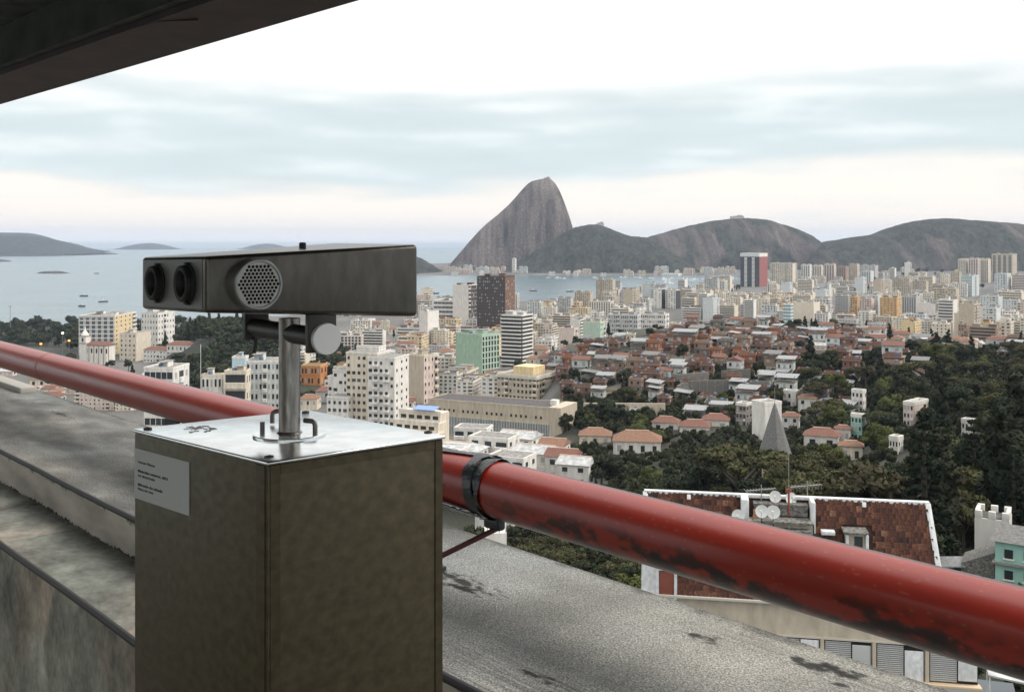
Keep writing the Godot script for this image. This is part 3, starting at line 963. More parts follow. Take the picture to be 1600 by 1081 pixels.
func viewer() -> void:
	var o := thing("tower_viewer")
	var A := tp(205, 670, 0.33)
	var B := tp(417, 722, 0.33)
	var C := tp(697, 680, 0.33)
	var D := tp(480, 640, 0.33)
	o.position = Vector3((A.x + B.x + C.x + D.x) / 4, EYE - 1.74, (A.z + B.z + C.z + D.z) / 4)
	tag(o, "steel viewing binoculars on a pole atop a square metal pedestal", "binoculars")
	var W := func(p: Vector3) -> Vector3: return p - o.position
	var mid := (A + B + C + D) / 4.0
	var quadrangle := func(grow: float, h: float) -> Array:
		var r := []
		for p in [A, B, C, D]:
			var v: Vector3 = p + (p - mid).normalized() * grow
			v.y = EYE - h
			r.append(v - o.position)
		return r
	var prism := func(st: SurfaceTool, grow: float, h0: float, h1: float, r: float) -> void:
		var lo: Array = quadrangle.call(grow, h1)
		var hi: Array = quadrangle.call(grow, h0)
		# x runs A to B, z runs D to A and C to B
		rounded(st, [lo[3], lo[2], hi[3], hi[2], lo[0], lo[1], hi[0], hi[1]], Vector3(0.40, h1 - h0, 0.33), r, 3)
	# pedestal body of folded sheet, with raised corner folds
	var st := mb()
	prism.call(st, -0.0045, 0.336, 1.74, 0.004)
	var body := put("pedestal", st, M.sheet_steel, o)
	st = mb()
	var bl: Array = quadrangle.call(-0.0045, 0.3375)
	var oBC: Vector3 = (bl[1] + bl[2] - bl[0] - bl[3]).normalized()
	var face := func(p: Vector3, q: Vector3, f0: float, f1: float, h0: float, h1: float, out: Vector3, thick: float, into: SurfaceTool) -> void:
		var c := []
		for k in 8:
			var v: Vector3 = p.lerp(q, f1 if k & 1 else f0) + out * (thick if k & 4 else -0.001)
			v.y = EYE - o.position.y - (h0 if k & 2 else h1)
			c.append(v)
		hexa(into, c)
	var nBC := Vector3(bl[2].z - bl[1].z, 0, -(bl[2].x - bl[1].x)).normalized()
	if nBC.dot(bl[1] - bl[0]) < 0.0: nBC = -nBC
	var nAB := Vector3(bl[1].z - bl[0].z, 0, -(bl[1].x - bl[0].x)).normalized()
	if nAB.dot(bl[1] - bl[2]) < 0.0: nAB = -nAB
	face.call(bl[1], bl[2], 0.012, 0.062, 0.3375, 1.73, nBC, 0.0016, st)
	put("corner_fold", st, M.sheet_steel, body)
	st = mb()
	face.call(bl[1], bl[2], 0.945, 0.99, 0.3375, 1.73, nBC, 0.0016, st)
	put("corner_fold", st, M.sheet_steel, body)
	st = mb()
	face.call(bl[1], bl[2], 0.065, 0.942, 0.3375, 0.352, nBC, 0.0009, st)
	put("top_lip", st, M.sheet_steel, body)
	st = mb()
	face.call(bl[0], bl[1], 0.93, 0.985, 0.3375, 1.73, nAB, 0.0014, st)
	put("corner_fold", st, M.sheet_steel, body)
	# the placard
	var pa: Vector3 = bl[0]
	var pb: Vector3 = bl[1]
	var at_px := func(px: float) -> float:
		var lo := 0.0
		var hi := 1.0
		for k in 40:
			var m := (lo + hi) / 2.0
			if scr(pa.lerp(pb, m) + o.position).x < px: lo = m
			else: hi = m
		return lo
	var f0: float = at_px.call(210.5)
	var f1: float = at_px.call(296.0)
	st = mb()
	face.call(pa, pb, f0, f1, 0.3625, 0.4505, nAB, 0.0016, st)
	put("placard", st, M.placard, o)
	var along := (pb - pa).normalized()
	var lw := (pb - pa).length() * (f1 - f0)
	var lines := [["Tomas Pilone", 0.255, 0.32, 400], ["Binóculos sonoros, 2013", 0.435, 0.555, 700], ["Cor Motorizado", 0.525, 0.32, 400], ["Mirante da cidade", 0.705, 0.46, 700], ["Vista do mar", 0.79, 0.30, 400]]
	for L in lines:
		var tm := TextMesh.new()
		tm.text = L[0]
		var sf := SystemFont.new()
		sf.font_names = PackedStringArray(["Droid Sans"])
		sf.font_weight = L[3]
		tm.font = sf
		tm.font_size = 48
		tm.depth = 0.0006
		tm.pixel_size = 0.00012
		tm.horizontal_alignment = HORIZONTAL_ALIGNMENT_LEFT
		var wide := tm.get_aabb().size.x
		var k: float = lw * L[2] / maxf(wide, 1e-5)
		var tn := put("lettering", tm, M.ink, o)
		var p: Vector3 = pa.lerp(pb, f0) + along * lw * 0.07 + nAB * 0.0019
		p.y = EYE - o.position.y - (0.3625 + 0.088 * L[1])
		tn.transform = Transform3D(Basis(along * k, Vector3.UP * minf(k, 1.02) , nAB), p)
	# top plate with its screws and the flange of the pole
	st = mb()
	prism.call(st, 0.0, 0.330, 0.3362, 0.0028)
	var plate := put("top_plate", st, M.brushed, o)
	for p in [[230.0, 669.5], [477.0, 643.5], [669.0, 675.0], [420.0, 713.5]]:
		st = mb()
		lathe(st, W.call(tp(p[0], p[1], 0.3295)), Vector3.UP, [[0.0075, -0.001], [0.0072, 0.0012], [0.0045, 0.0018], [0.004, 0.0006], [0.0, 0.0006]], 14)
		put("screw", st, M.black_metal, plate)
	st = mb()
	var rr := RandomNumberGenerator.new(); rr.seed = 11
	for k in 26:
		var c: Vector3 = W.call(tp(rr.randfn(312, 12), rr.randfn(669.5, 2.6), 0.3296))
		var a := rr.randf() * TAU
		var ln := rr.randf_range(0.002, 0.011)
		var b := Basis(Vector3.UP, a) * Basis(Vector3.RIGHT, rr.randf_range(-0.16, 0.16))
		box(st, c, Vector3(ln * 1.5, 0.0004, ln * rr.randf_range(0.2, 0.7)), b)
	put("sticker_residue", st, M.residue, plate, "stuff")
	var P := tp(452, 680, 0.33)
	var pole: Vector3 = W.call(P)
	st = mb()
	lathe(st, pole, Vector3.UP, [[0.062, -0.0005], [0.062, 0.0036], [0.0606, 0.0045], [0.0, 0.0046]], 56)
	var fl := put("flange", st, M.brushed, o)
	for h in [[425.0, 661.0, 1.0, 0.2], [409.5, 674.5, 0.0, 0.0], [492.0, 677.5, -1.0, 0.35]]:
		var q: Vector3 = W.call(tp(h[0], h[1], 0.328))
		var path := [q, q + Vector3(0, 0.014, 0)]
		if h[2] != 0.0:
			var dir := Vector3(h[2], 0, -h[3]).normalized()
			path.append_array([q + Vector3(0, 0.0185, 0) + dir * 0.0015, q + Vector3(0, 0.021, 0) + dir * 0.006, q + Vector3(0, 0.0215, 0) + dir * 0.021])
		else:
			path.append(q + Vector3(0, 0.017, 0))
		st = mb()
		tube(st, path, 0.0043, 12)
		put("anchor_bolt", st, M.dull_steel, fl)
	st = mb()
	lathe(st, pole + Vector3(0, 0.004, 0), Vector3.UP, [[0.0225, 0.0], [0.0205, 0.0025], [0.0183, 0.004], [0.0181, 0.196], [0.0, 0.197]], 40)
	put("pole", st, M.pole_steel, o)
	# the head: t runs along its side, w across it
	var t := Vector3(0.788, 0, -0.616)
	var w := Vector3(-0.616, 0, -0.788)
	var n := -w
	var dc := 1.52
	var L := 0.374
	var Wd := 0.289
	var K := pt(321, HZ, dc)
	var hp := func(a: float, b: float, py: float) -> Vector3:
		var p: Vector3 = K + t * a + w * b
		p.y = EYE + (HZ - py) / F * -p.z
		return p - o.position
	var c := [hp.call(0.0, Wd, 482.5), hp.call(L, Wd, 487.0), hp.call(0.0, Wd, 402.0), hp.call(L, Wd, 379.4), hp.call(0.0, 0.0, 489.0), hp.call(L, 0.0, 494.5), hp.call(0.0, 0.0, 400.5), hp.call(L, 0.0, 381.6)]
	st = mb()
	rounded(st, c, Vector3(L, 0.105, Wd), 0.0075, 5)
	var head := put("head", st, M.head_steel, o)
	# speaker drum and its perforated cover
	var sp: Vector3 = hp.call(0.073, 0.0, 443.5)
	st = mb()
	lathe(st, sp - n * 0.002, n, [[0.0405, 0.0], [0.0395, 0.004], [0.0388, 0.026], [0.0372, 0.0285], [0.0345, 0.0285], [0.0338, 0.0268], [0.0338, 0.0200], [0.0, 0.0200]], 56)
	put("speaker_drum", st, M.drum, head)
	var sx := t
	var sy := Vector3.UP
	st = mb()
	var gp := sp + n * 0.0245
	var pitch := 0.0062
	for iy in range(-7, 8):
		for ix in range(-7, 8):
			var cx := (ix + (0.5 if iy & 1 else 0.0)) * pitch
			var cy := iy * pitch * 0.866
			var rad := Vector2(cx, cy).length()
			if rad > 0.0352: continue
			var cc := gp + sx * cx + sy * cy
			var hole := rad < 0.0312
			for k in 12:
				var v := []
				for kk in [k, k + 1]:
					var ang: float = TAU * kk / 12.0 + PI / 6.0
					var er := pitch * 0.5 / cos(fposmod(ang + PI / 6.0, PI / 3.0) - PI / 6.0) 
					# flat sides of the cell face left and right
					er = pitch * 0.5 / cos(fposmod(ang, PI / 3.0) - (PI / 3.0 if fposmod(ang, PI / 3.0) > PI / 6.0 else 0.0))
					var e := sx * cos(ang) + sy * sin(ang)
					v.append(cc + e * er)
					v.append(cc + e * 0.0025)
					v.append(cc + e * 0.0021 - n * 0.0016)
				if hole:
					quad(st, v[0], v[3], v[4], v[1], n)
					quad(st, v[1], v[4], v[5], v[2], cc - (v[1] + v[4]) / 2 + n * 0.0005)
				else:
					tri(st, cc, v[0], v[3], n)
	put("grille", st, M.grille, head)
	st = mb()
	lathe(st, sp + n * 0.0182, n, [[0.0336, 0.0], [0.0336, 0.0024], [0.0, 0.0024]], 40)
	put("grille_backing", st, M.void_black, head)
	# plate added over the end face, the light there put into its paler steel
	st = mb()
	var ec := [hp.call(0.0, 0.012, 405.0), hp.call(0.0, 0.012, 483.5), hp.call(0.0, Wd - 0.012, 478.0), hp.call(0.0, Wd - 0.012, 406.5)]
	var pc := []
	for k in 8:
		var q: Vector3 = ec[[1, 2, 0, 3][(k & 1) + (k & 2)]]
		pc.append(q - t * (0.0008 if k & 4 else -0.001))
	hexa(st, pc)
	put("lit_end_plate", st, M.lit_plate_steel, head)
	# eyepieces on the near end
	for b in [0.066, 0.200]:
		var e: Vector3 = (hp.call(0.0, b, 443.0 if b < 0.1 else 442.0))
		st = mb()
		lathe(st, e + t * 0.002, -t, [[0.0295, 0.0], [0.0295, 0.005], [0.0275, 0.006], [0.0270, 0.0105], [0.0282, 0.0115], [0.0278, 0.0165], [0.0252, 0.0182], [0.0205, 0.0165], [0.0180, 0.010], [0.0172, 0.006]], 44)
		var ep := put("eyepiece", st, M.eye_rubber, head)
		st = mb()
		lathe(st, e - t * 0.003, -t, [[0.0176, 0.0], [0.012, 0.0026], [0.0, 0.0034]], 30)
		put("eyepiece_lens", st, M.lens, head)
		for sg in [1.0, -1.0]:
			st = mb()
			rbox(st, e - t * 0.003 + Vector3(0, sg * 0.0300, 0), Vector3(0.010, 0.005, 0.012), 0.0015, Basis(t, Vector3.UP, n))
			put("eyepiece_lug", st, M.eye_rubber, head)
	# little cap screw on the roof of the head
	st = mb()
	lathe(st, hp.call(0.222, 0.13, 385.5), Vector3.UP, [[0.006, -0.004], [0.006, 0.006], [0.0045, 0.0075], [0.0, 0.0078]], 14)
	put("cap_screw", st, M.black_metal, head)
	# yoke: cross tube, two cheek plates, end disc
	var yc: Vector3 = pole + Vector3(0, 0.33 - 0.1555, 0)
	st = mb()
	lathe(st, yc - n * 0.142, n, [[0.0, 0.0], [0.0165, 0.0], [0.0165, 0.27], [0.0, 0.27]], 32)
	var yk := put("cross_tube", st, M.yoke_steel, o)
	var yb := Basis(t, Vector3.UP, n)
	st = mb()
	rbox(st, yc - n * 0.146 + Vector3(0, 0.009, 0) + t * 0.004, Vector3(0.046, 0.062, 0.010), 0.0012, yb)
	put("cheek_plate", st, M.yoke_steel, yk)
	st = mb()
	rbox(st, yc + n * 0.122 + Vector3(0, 0.009, 0) - t * 0.004, Vector3(0.050, 0.062, 0.012), 0.0012, yb)
	put("cheek_plate", st, M.yoke_steel, yk)
	st = mb()
	lathe(st, yc + n * 0.127, n, [[0.0252, 0.0], [0.0252, 0.009], [0.0242, 0.010], [0.0, 0.010]], 48)
	put("end_disc", st, M.disc_steel, yk)
	st = mb()
	var kn: Vector3 = yc - n * 0.138
	tube(st, [kn - Vector3(0, 0.012, 0), kn - Vector3(0, 0.030, 0), kn - Vector3(0, 0.046, 0) - t * 0.004], 0.0042, 10)
	put("lock_lever", st, M.black_metal, yk)

# ---------------------------------------------------------------- the tiled mansard house below
func mansard() -> void:
	var a := pt(1012, 768, 60.8)
	var b := pt(1450, 788, 58.0)
	a.y = 103.16; b.y = 103.16
	var len := a.distance_to(b)
	var ex := (b - a).normalized()
	var turn := -atan2(ex.z, ex.x)
	var o := thing("mansard_house", a, turn)
	tag(o, "beige house below the rail with steep brown tiled roof edged in white", "house")
	marks.append(["the steep tiled roof", 1235, 225, 60, 860])
	hold(a + ex * len / 2 - Vector3(sin(turn), 0, cos(turn)) * 2.5, turn, len + 2.0, 13.0)
	var run := 1.9
	var drop := 5.45
	var sl := Vector3(0, -drop, run)
	var nrm := Vector3(0, run, drop).normalized()
	var sn := sl.normalized()
	var X := func(px: float) -> float:
		return ((px - 1012.0) / 438.0 * 0.955 + pow((px - 1012.0) / 438.0, 2.0) * 0.045) * len
	var right_edge := func(f: float) -> float: return len + 0.55 * f
	var st := mb()
	quad(st, Vector3(-0.1, -0.03, -0.03), Vector3(len, -0.03, -0.03), Vector3(len + 0.55, -drop - 0.03, run - 0.03), Vector3(-0.1, -drop - 0.03, run - 0.03), nrm)
	quad(st, Vector3(-0.1, -0.03, -0.03), Vector3(len, -0.03, -0.03), Vector3(len + 0.55, -drop - 0.03, -4.6), Vector3(-0.1, -drop - 0.03, -4.6), Vector3(0, 1, -1))
	tri(st, Vector3(-0.1, -0.03, -0.03), Vector3(-0.1, -drop - 0.03, run - 0.03), Vector3(-0.1, -drop - 0.03, -4.6), Vector3.LEFT)
	tri(st, Vector3(len, -0.03, -0.03), Vector3(len + 0.55, -drop - 0.03, run - 0.03), Vector3(len + 0.55, -drop - 0.03, -4.6), Vector3.RIGHT)
	var roof := put("roof", st, M.roof_under, o)
	# tiles, laid in overlapping courses; the ones in sight are pieces, the rest are joined
	var tones := [M.tile_a, M.tile_b, M.tile_c, M.tile_d, M.tile_e]
	var shapes := []
	for k in 4:
		var ts := mb()
		var tl := 0.40
		var tw: float = [0.318, 0.306, 0.322, 0.312][k]
		for part in 3:
			var x0: float = tw * (part / 3.0 - 0.5)
			var x1: float = tw * ((part + 1) / 3.0 - 0.5)
			var y0 := 0.022 * cos(part * 2.1) + 0.012
			var y1 := 0.022 * cos((part + 1) * 2.1) + 0.012
			var q := []
			for kk in 8:
				q.append(Vector3(x1 if kk & 1 else x0, (y1 if kk & 1 else y0) + (0.045 if kk & 2 else 0.0), tl * 0.5 if kk & 4 else -tl * 0.5))
			hexa(ts, q)
		shapes.append(done(ts))
	var course := 0.318
	var rows := int(sl.length() / course)
	var rest := mb()
	var single := 0
	var r := RandomNumberGenerator.new(); r.seed = 5
	var holes := [[X.call(1163), X.call(1282), 0.0, 0.62], [X.call(1322), X.call(1368), 0.22, 0.60], [-0.3, X.call(1062), 0.55, 1.0]]
	var tb := Basis(Vector3.RIGHT, nrm, sn).rotated(Vector3.RIGHT, 0.17)
	for row in rows:
		var f := (row + 0.55) * course / sl.length()
		var x := 0.14 + (0.16 if row & 1 else 0.0)
		while x < right_edge.call(f) - 0.1:
			var skip := false
			for h in holes:
				if x > h[0] and x < h[1] and f > h[2] and f < h[3]: skip = true
			if not skip:
				var p: Vector3 = sl * f + Vector3(x, 0, 0) + nrm * r.randf_range(0.02, 0.05)
				var q := scr(o.transform * p)
				var seen := q.y < 718.0 + (q.x - 760.0) * 0.242 or (q.y > 812.0 + (q.x - 760.0) * 0.297 and q.y < 835.0 + (q.x - 697.0) * 0.34)
				var jb := tb.rotated(nrm, r.randf_range(-0.05, 0.05))
				if seen and single < 300:
					var tile := MeshInstance3D.new()
					tile.mesh = shapes[r.randi() % 4]
					tile.material_override = tones[mini(4, int(absf(r.randfn()) * 1.7))]
					tile.name = "tile"
					roof.add_child(tile, true)
					tile.transform = Transform3D(jb, p)
					single += 1
				else:
					rest.append_from(shapes[r.randi() % 4], 0, Transform3D(jb, p))
			x += 0.325
	put("tiles", rest.commit(), M.tile_b, roof, "stuff")
	# white copings along the ridge and the raking edges
	st = mb()
	rbox(st, Vector3(len / 2 - 0.05, 0.03, -0.05), Vector3(len + 0.3, 0.20, 0.34), 0.03)
	put("ridge_coping", st, M.white_trim, roof)
	for e in [[Vector3(len, 0.02, 0), Vector3(len + 0.56, -drop, run)], [Vector3(-0.12, 0.02, 0), Vector3(-0.12, -drop, run)]]:
		st = mb()
		var m: Vector3 = (e[0] + e[1]) / 2.0
		var dn: Vector3 = (e[1] - e[0])
		var yb := dn.normalized()
		var xb := yb.cross(Vector3.BACK).normalized()
		rbox(st, m, Vector3(0.30, dn.length(), 0.24), 0.03, Basis(xb, yb, xb.cross(yb)))
		put("edge_coping", st, M.white_trim, roof)
	for px in [1082.0, 1357.0]:
		st = mb()
		rbox(st, sl * 0.035 + Vector3(X.call(px), 0, 0) + nrm * 0.09, Vector3(0.22, 0.1, 0.30), 0.02, Basis(Vector3.RIGHT, nrm, sn))
		put("vent_stub", st, M.white_trim, roof)
	# walls
	var wy := -drop - 0.02
	st = mb()
	box(st, Vector3(len / 2 + 0.2, wy - 7.5, -1.4), Vector3(len + 0.6, 15.0, 6.2))
	var wall := put("wall", st, M.beige_wall, o)
	st = mb()
	rbox(st, Vector3(len / 2 + 0.2, wy + 0.04, run - 0.06), Vector3(len + 0.9, 0.16, 0.42), 0.02)
	put("eave_moulding", st, M.beige_trim, wall)
	# the row of shuttered windows under the wall, bay by bay
	var fz := 1.70
	for k in 5:
		var x0: float = X.call(1214.0) + k * 2.78
		if x0 > len: break
		st = mb()
		box(st, Vector3(x0 + 1.3, -8.35, fz + 0.02), Vector3(2.5, 1.95, 0.06))
		var bay := put("window_bay", st, M.void_black, o)
		st = mb()
		for s in 17: box(st, Vector3(x0 + 0.78, -7.5 - s * 0.108, fz + 0.08), Vector3(1.38, 0.075, 0.05), Basis(Vector3.RIGHT, 0.5))
		put("louvre", st, M.louvre, bay, "stuff")
		st = mb()
		rbox(st, Vector3(x0 + 2.02, -8.3 - 0.12 * (k % 3), fz + 0.12), Vector3(0.98, 1.7, 0.07), 0.02)
		put("shutter", st, M.white_trim if k != 1 else M.louvre, bay)
		st = mb()
		box(st, Vector3(x0 - 0.08, -8.35, fz + 0.1), Vector3(0.2, 2.1, 0.2))
		put("pillar", st, M.beige_wall, bay)
		st = mb()
		rbox(st, Vector3(x0 + 1.3, -9.42, fz + 0.2), Vector3(2.78, 0.16, 0.55), 0.02)
		put("sill", st, M.beige_sill, bay)
		st = mb()
		box(st, Vector3(x0 + 1.3, -7.33, fz + 0.08), Vector3(2.6, 0.09, 0.14))
		put("lintel", st, M.beige_trim, bay)
	# the terrace block in the middle of the roof: weathered slabs over a beige wall
	var l0: float = X.call(1178)
	var l1: float = X.call(1277)
	var lw := l1 - l0
	var lm := (l0 + l1) / 2
	st = mb()
	box(st, Vector3(lm, -2.35, 0.15), Vector3(lw, 2.5, 2.4))
	var block_ := put("stair_block", st, M.beige_wall, o)
	st = mb()
	rbox(st, Vector3(lm + 0.05, -0.30, 0.05), Vector3(lw - 0.5, 0.16, 1.3), 0.02)
	put("upper_slab", st, M.stained, block_)
	st = mb()
	box(st, Vector3(lm + 0.05, -0.62, 0.55), Vector3(lw - 0.6, 0.5, 0.4))
	put("upper_wall", st, M.stained, block_)
	st = mb()
	rbox(st, Vector3(lm + 0.1, -1.0, 1.15), Vector3(lw - 0.3, 0.14, 1.3), 0.02)
	put("lower_slab", st, M.stained, block_)
	st = mb()
	rbox(st, Vector3(lm + 0.2, -1.42, 1.40), Vector3(lw - 0.8, 0.10, 1.1), 0.02)
	put("drip_slab", st, M.stained, block_)
	for q in [[l0 - 0.20, 0.42], [l1 + 0.0, 0.24]]:
		st = mb()
		rbox(st, Vector3(q[0], -0.75, 0.62), Vector3(q[1], 1.75, 1.5), 0.03)
		put("white_cheek", st, M.white_trim, block_)
	st = mb()
	box(st, Vector3(l0 + 0.5, -0.85, 1.40), Vector3(0.5, 0.9, 0.06))
	put("hatch_door", st, M.hatch, block_)
	for q in [[1277.0, 0.02], [1240.0, 0.0]]:
		st = mb()
		tube(st, [Vector3(X.call(q[0]), -1.1, 1.42), Vector3(X.call(q[0]), -2.4, 1.46), Vector3(X.call(q[0]) + 0.02, -3.3, 1.47)], 0.035, 8)
		put("drain_pipe", st, M.white_trim if q[1] == 0.0 else M.black_metal, block_)
	# small dormer to its right
	var d0: float = X.call(1326)
	var dz := 1.32
	st = mb()
	box(st, Vector3(d0 + 0.5, -2.55, dz - 0.7), Vector3(1.0, 2.1, 1.4))
	var dorm := put("dormer", st, M.beige_wall, o)
	st = mb()
	rbox(st, Vector3(d0 + 0.5, -1.42, dz - 0.55), Vector3(1.35, 0.10, 1.8), 0.02)
	put("dormer_roof", st, M.stained, dorm)
	st = mb()
	box(st, Vector3(d0 + 0.66, -2.15, dz + 0.02), Vector3(0.44, 0.95, 0.06))
	put("dormer_window", st, M.glass_dark, dorm)
	for q in [[d0 + 0.05, 0.14, 2.2], [d0 + 1.1, 0.16, 1.6], [d0 + 1.28, 0.3, 0.75], [d0 + 1.55, 0.34, 0.35]]:
		st = mb()
		rbox(st, Vector3(q[0], -1.55 - (0.0 if q[1] < 0.2 else 1.0) - q[2] / 2, dz + 0.05), Vector3(q[1], q[2], 0.35), 0.02)
		put("white_trim", st, M.white_trim, dorm)
	st = mb()
	rbox(st, Vector3(X.call(1300), -1.62, 0.95), Vector3(0.75, 0.22, 0.5), 0.03)
	put("white_box", st, M.white_trim, o)
	st = mb()
	tube(st, [Vector3(X.call(1286), -1.95, 0.95), Vector3(X.call(1306), -2.25, 1.0), Vector3(X.call(1325), -2.55, 1.25)], 0.05, 8)
	put("waste_pipe", st, M.white_trim, o)
	# white dormer with a red door at the left end
	var e1: float = X.call(1060)
	st = mb()
	box(st, Vector3(e1 / 2 - 0.1, -4.6, 0.7), Vector3(e1 + 0.3, 2.9, 2.4))
	var wd := put("white_dormer", st, M.white_trim, o)
	st = mb()
	rbox(st, Vector3(X.call(1046), -4.75, 1.93), Vector3(0.82, 1.5, 0.08), 0.02)
	put("red_door", st, M.red_door, wd)
	for s in [-0.52, 0.52]:
		st = mb()
		box(st, Vector3(X.call(1046) + s, -4.7, 1.97), Vector3(0.16, 1.75, 0.14))
		put("door_frame", st, M.white_trim, wd)
	st = mb()
	box(st, Vector3(X.call(1046), -3.9, 1.97), Vector3(1.2, 0.14, 0.16))
	put("door_frame", st, M.white_trim, wd)
	# dishes and aerials stand on the roof
	for q in [[1212.0, 776.0, 0.34, "white satellite dish on the ridge of the tiled roof"], [1236.0, 779.0, 0.36, "grey satellite dish with red mast beside it on the tiled roof"], [1191.0, 799.0, 0.36, "pale satellite dish low on the stained roof slab"], [1209.0, 800.0, 0.38, "second pale dish on the stained roof slab, right of the other"], [1154.0, 806.0, 0.36, "grey dish peeping over the rail beside the white roof cheek"]]:
		var p := pt(q[0], q[1], 57.8 if q[1] > 790 else 59.2)
		var dn := thing("satellite_dish", p, 0.0)
		var dir := Vector3(-0.35 if q[0] != 1236.0 else 0.3, 0.22, 0.9).normalized()
		st = mb()
		var prof := []
		for k in 7: prof.append([q[2] * k / 6.0, 0.16 * q[2] * pow(k / 6.0, 2.0)])
		for k in 7: prof.append([q[2] * (6 - k) / 6.0, 0.16 * q[2] * pow((6 - k) / 6.0, 2.0) - 0.03])
		lathe(st, Vector3.ZERO, dir, prof, 22)
		put("bowl", st, M.dish, dn)
		st = mb()
		rod(st, Vector3(0, -q[2] * 0.9, 0) + dir * 0.05, dir * q[2] * 0.9, 0.02, 6)
		box(st, dir * q[2] * 0.9, Vector3(0.10, 0.10, 0.12))
		put("feed_arm", st, M.dish, dn)
		st = mb()
		rod(st, Vector3(0, -0.9, -0.05), Vector3(0, 0.0, -0.05), 0.03, 6)
		put("bracket", st, M.black_metal, dn)
		tag(dn, q[3], "satellite dish", "dishes on the tiled roof")
	for q in [[1190.0, 770.0, 1166.0, 1212.0, 764.0, "grey stick aerial left of the dishes above the tiled roof"], [1262.0, 764.0, 1236.0, 1284.0, 758.0, "long comb aerial right of the dishes above the tiled roof"]]:
		var an := thing("roof_aerial", pt(q[0], 782.0, 59.4), 0.0)
		var top: Vector3 = pt(q[0], q[4], 59.4) - an.position
		st = mb()
		rod(st, Vector3.ZERO, top + Vector3(0, 0.25, 0), 0.03, 6)
		put("mast", st, M.aerial, an)
		var la: Vector3 = pt(q[2], q[4] + 3.0, 59.0) - an.position
		var lb: Vector3 = pt(q[3], q[4] - 1.0, 59.8) - an.position
		st = mb()
		rod(st, la, lb, 0.022, 6)
		put("boom", st, M.aerial, an)
		for k in 11:
			st = mb()
			var m: Vector3 = la.lerp(lb, k / 10.0)
			rod(st, m - Vector3(0.03, 0.0, 0.42 - k * 0.02), m + Vector3(0.03, 0.0, 0.42 - k * 0.02), 0.014, 5)
			rod(st, m, m - Vector3(0, 0.30 if q[0] > 1200 else 0.12, 0), 0.010, 5)
			put("element", st, M.aerial, an)
		tag(an, q[5], "aerial", "aerials on the tiled roof")
	var ms := thing("radio_mast", pt(1233, 806, 58.6), 0.0)
	st = mb()
	rod(st, Vector3.ZERO, Vector3(0, 4.1, 0), 0.019, 6)
	put("pole", st, M.aerial, ms)
	st = mb()
	rod(st, Vector3.ZERO, Vector3(0, 1.45, 0), 0.06, 6)
	box(st, Vector3(0, 1.45, 0), Vector3(0.34, 0.2, 0.12))
	put("red_base", st, M.red_door, ms)
	tag(ms, "tall thin radio mast with red foot above the tiled roof", "mast")

# ---------------------------------------------------------------- labels of the many
func ordinal(n: int) -> String:
	var tens := ["", "", "twenty", "thirty", "forty", "fifty", "sixty", "seventy", "eighty", "ninety"]
	if n < 20: return NTH[n]
	if (n + 1) % 10 == 0: return tens[(n + 1) / 10].trim_suffix("y") + "ieth"
	return tens[(n + 1) / 10] + "-" + NTH[n % 10]
const NTH := ["first", "second", "third", "fourth", "fifth", "sixth", "seventh", "eighth", "ninth", "tenth", "eleventh", "twelfth", "thirteenth", "fourteenth", "fifteenth", "sixteenth", "seventeenth", "eighteenth", "nineteenth", "twentieth"]
func later(o: Node, base: String, px: float, py: float, d: float) -> void:
	pending.append([o, base, px, py, d])

func finish_labels() -> void:
	var by := {}
	for q in pending:
		var best := ""
		var score := 1e9
		for m in marks:
			var dx: float = absf(q[2] - m[1])
			var s: float = maxf(0.0, dx - m[2]) + absf(q[3] - m[4]) * 0.8 + absf(q[4] - m[3]) * 0.04
			if s < score:
				score = s
				var rel := ""
				if dx > m[2] + 4.0: rel = "left of" if q[2] < m[1] else "right of"
				elif q[4] > m[3] * 1.03: rel = "behind"
				else: rel = "in front of"
				best = rel + " " + m[0]
		var full: String = q[1] + " " + best
		if not by.has(full): by[full] = []
		by[full].append(q)
	for k in by:
		var L: Array = by[k]
		if L.size() == 1:
			L[0][0].set_meta("label", k)
			continue
		L.sort_custom(func(a, b): return a[2] < b[2])
		for i in L.size():
			L[i][0].set_meta("label", ("leftmost " if i == 0 else "rightmost " if i == L.size() - 1 else ordinal(i) + " from left, ") + k)

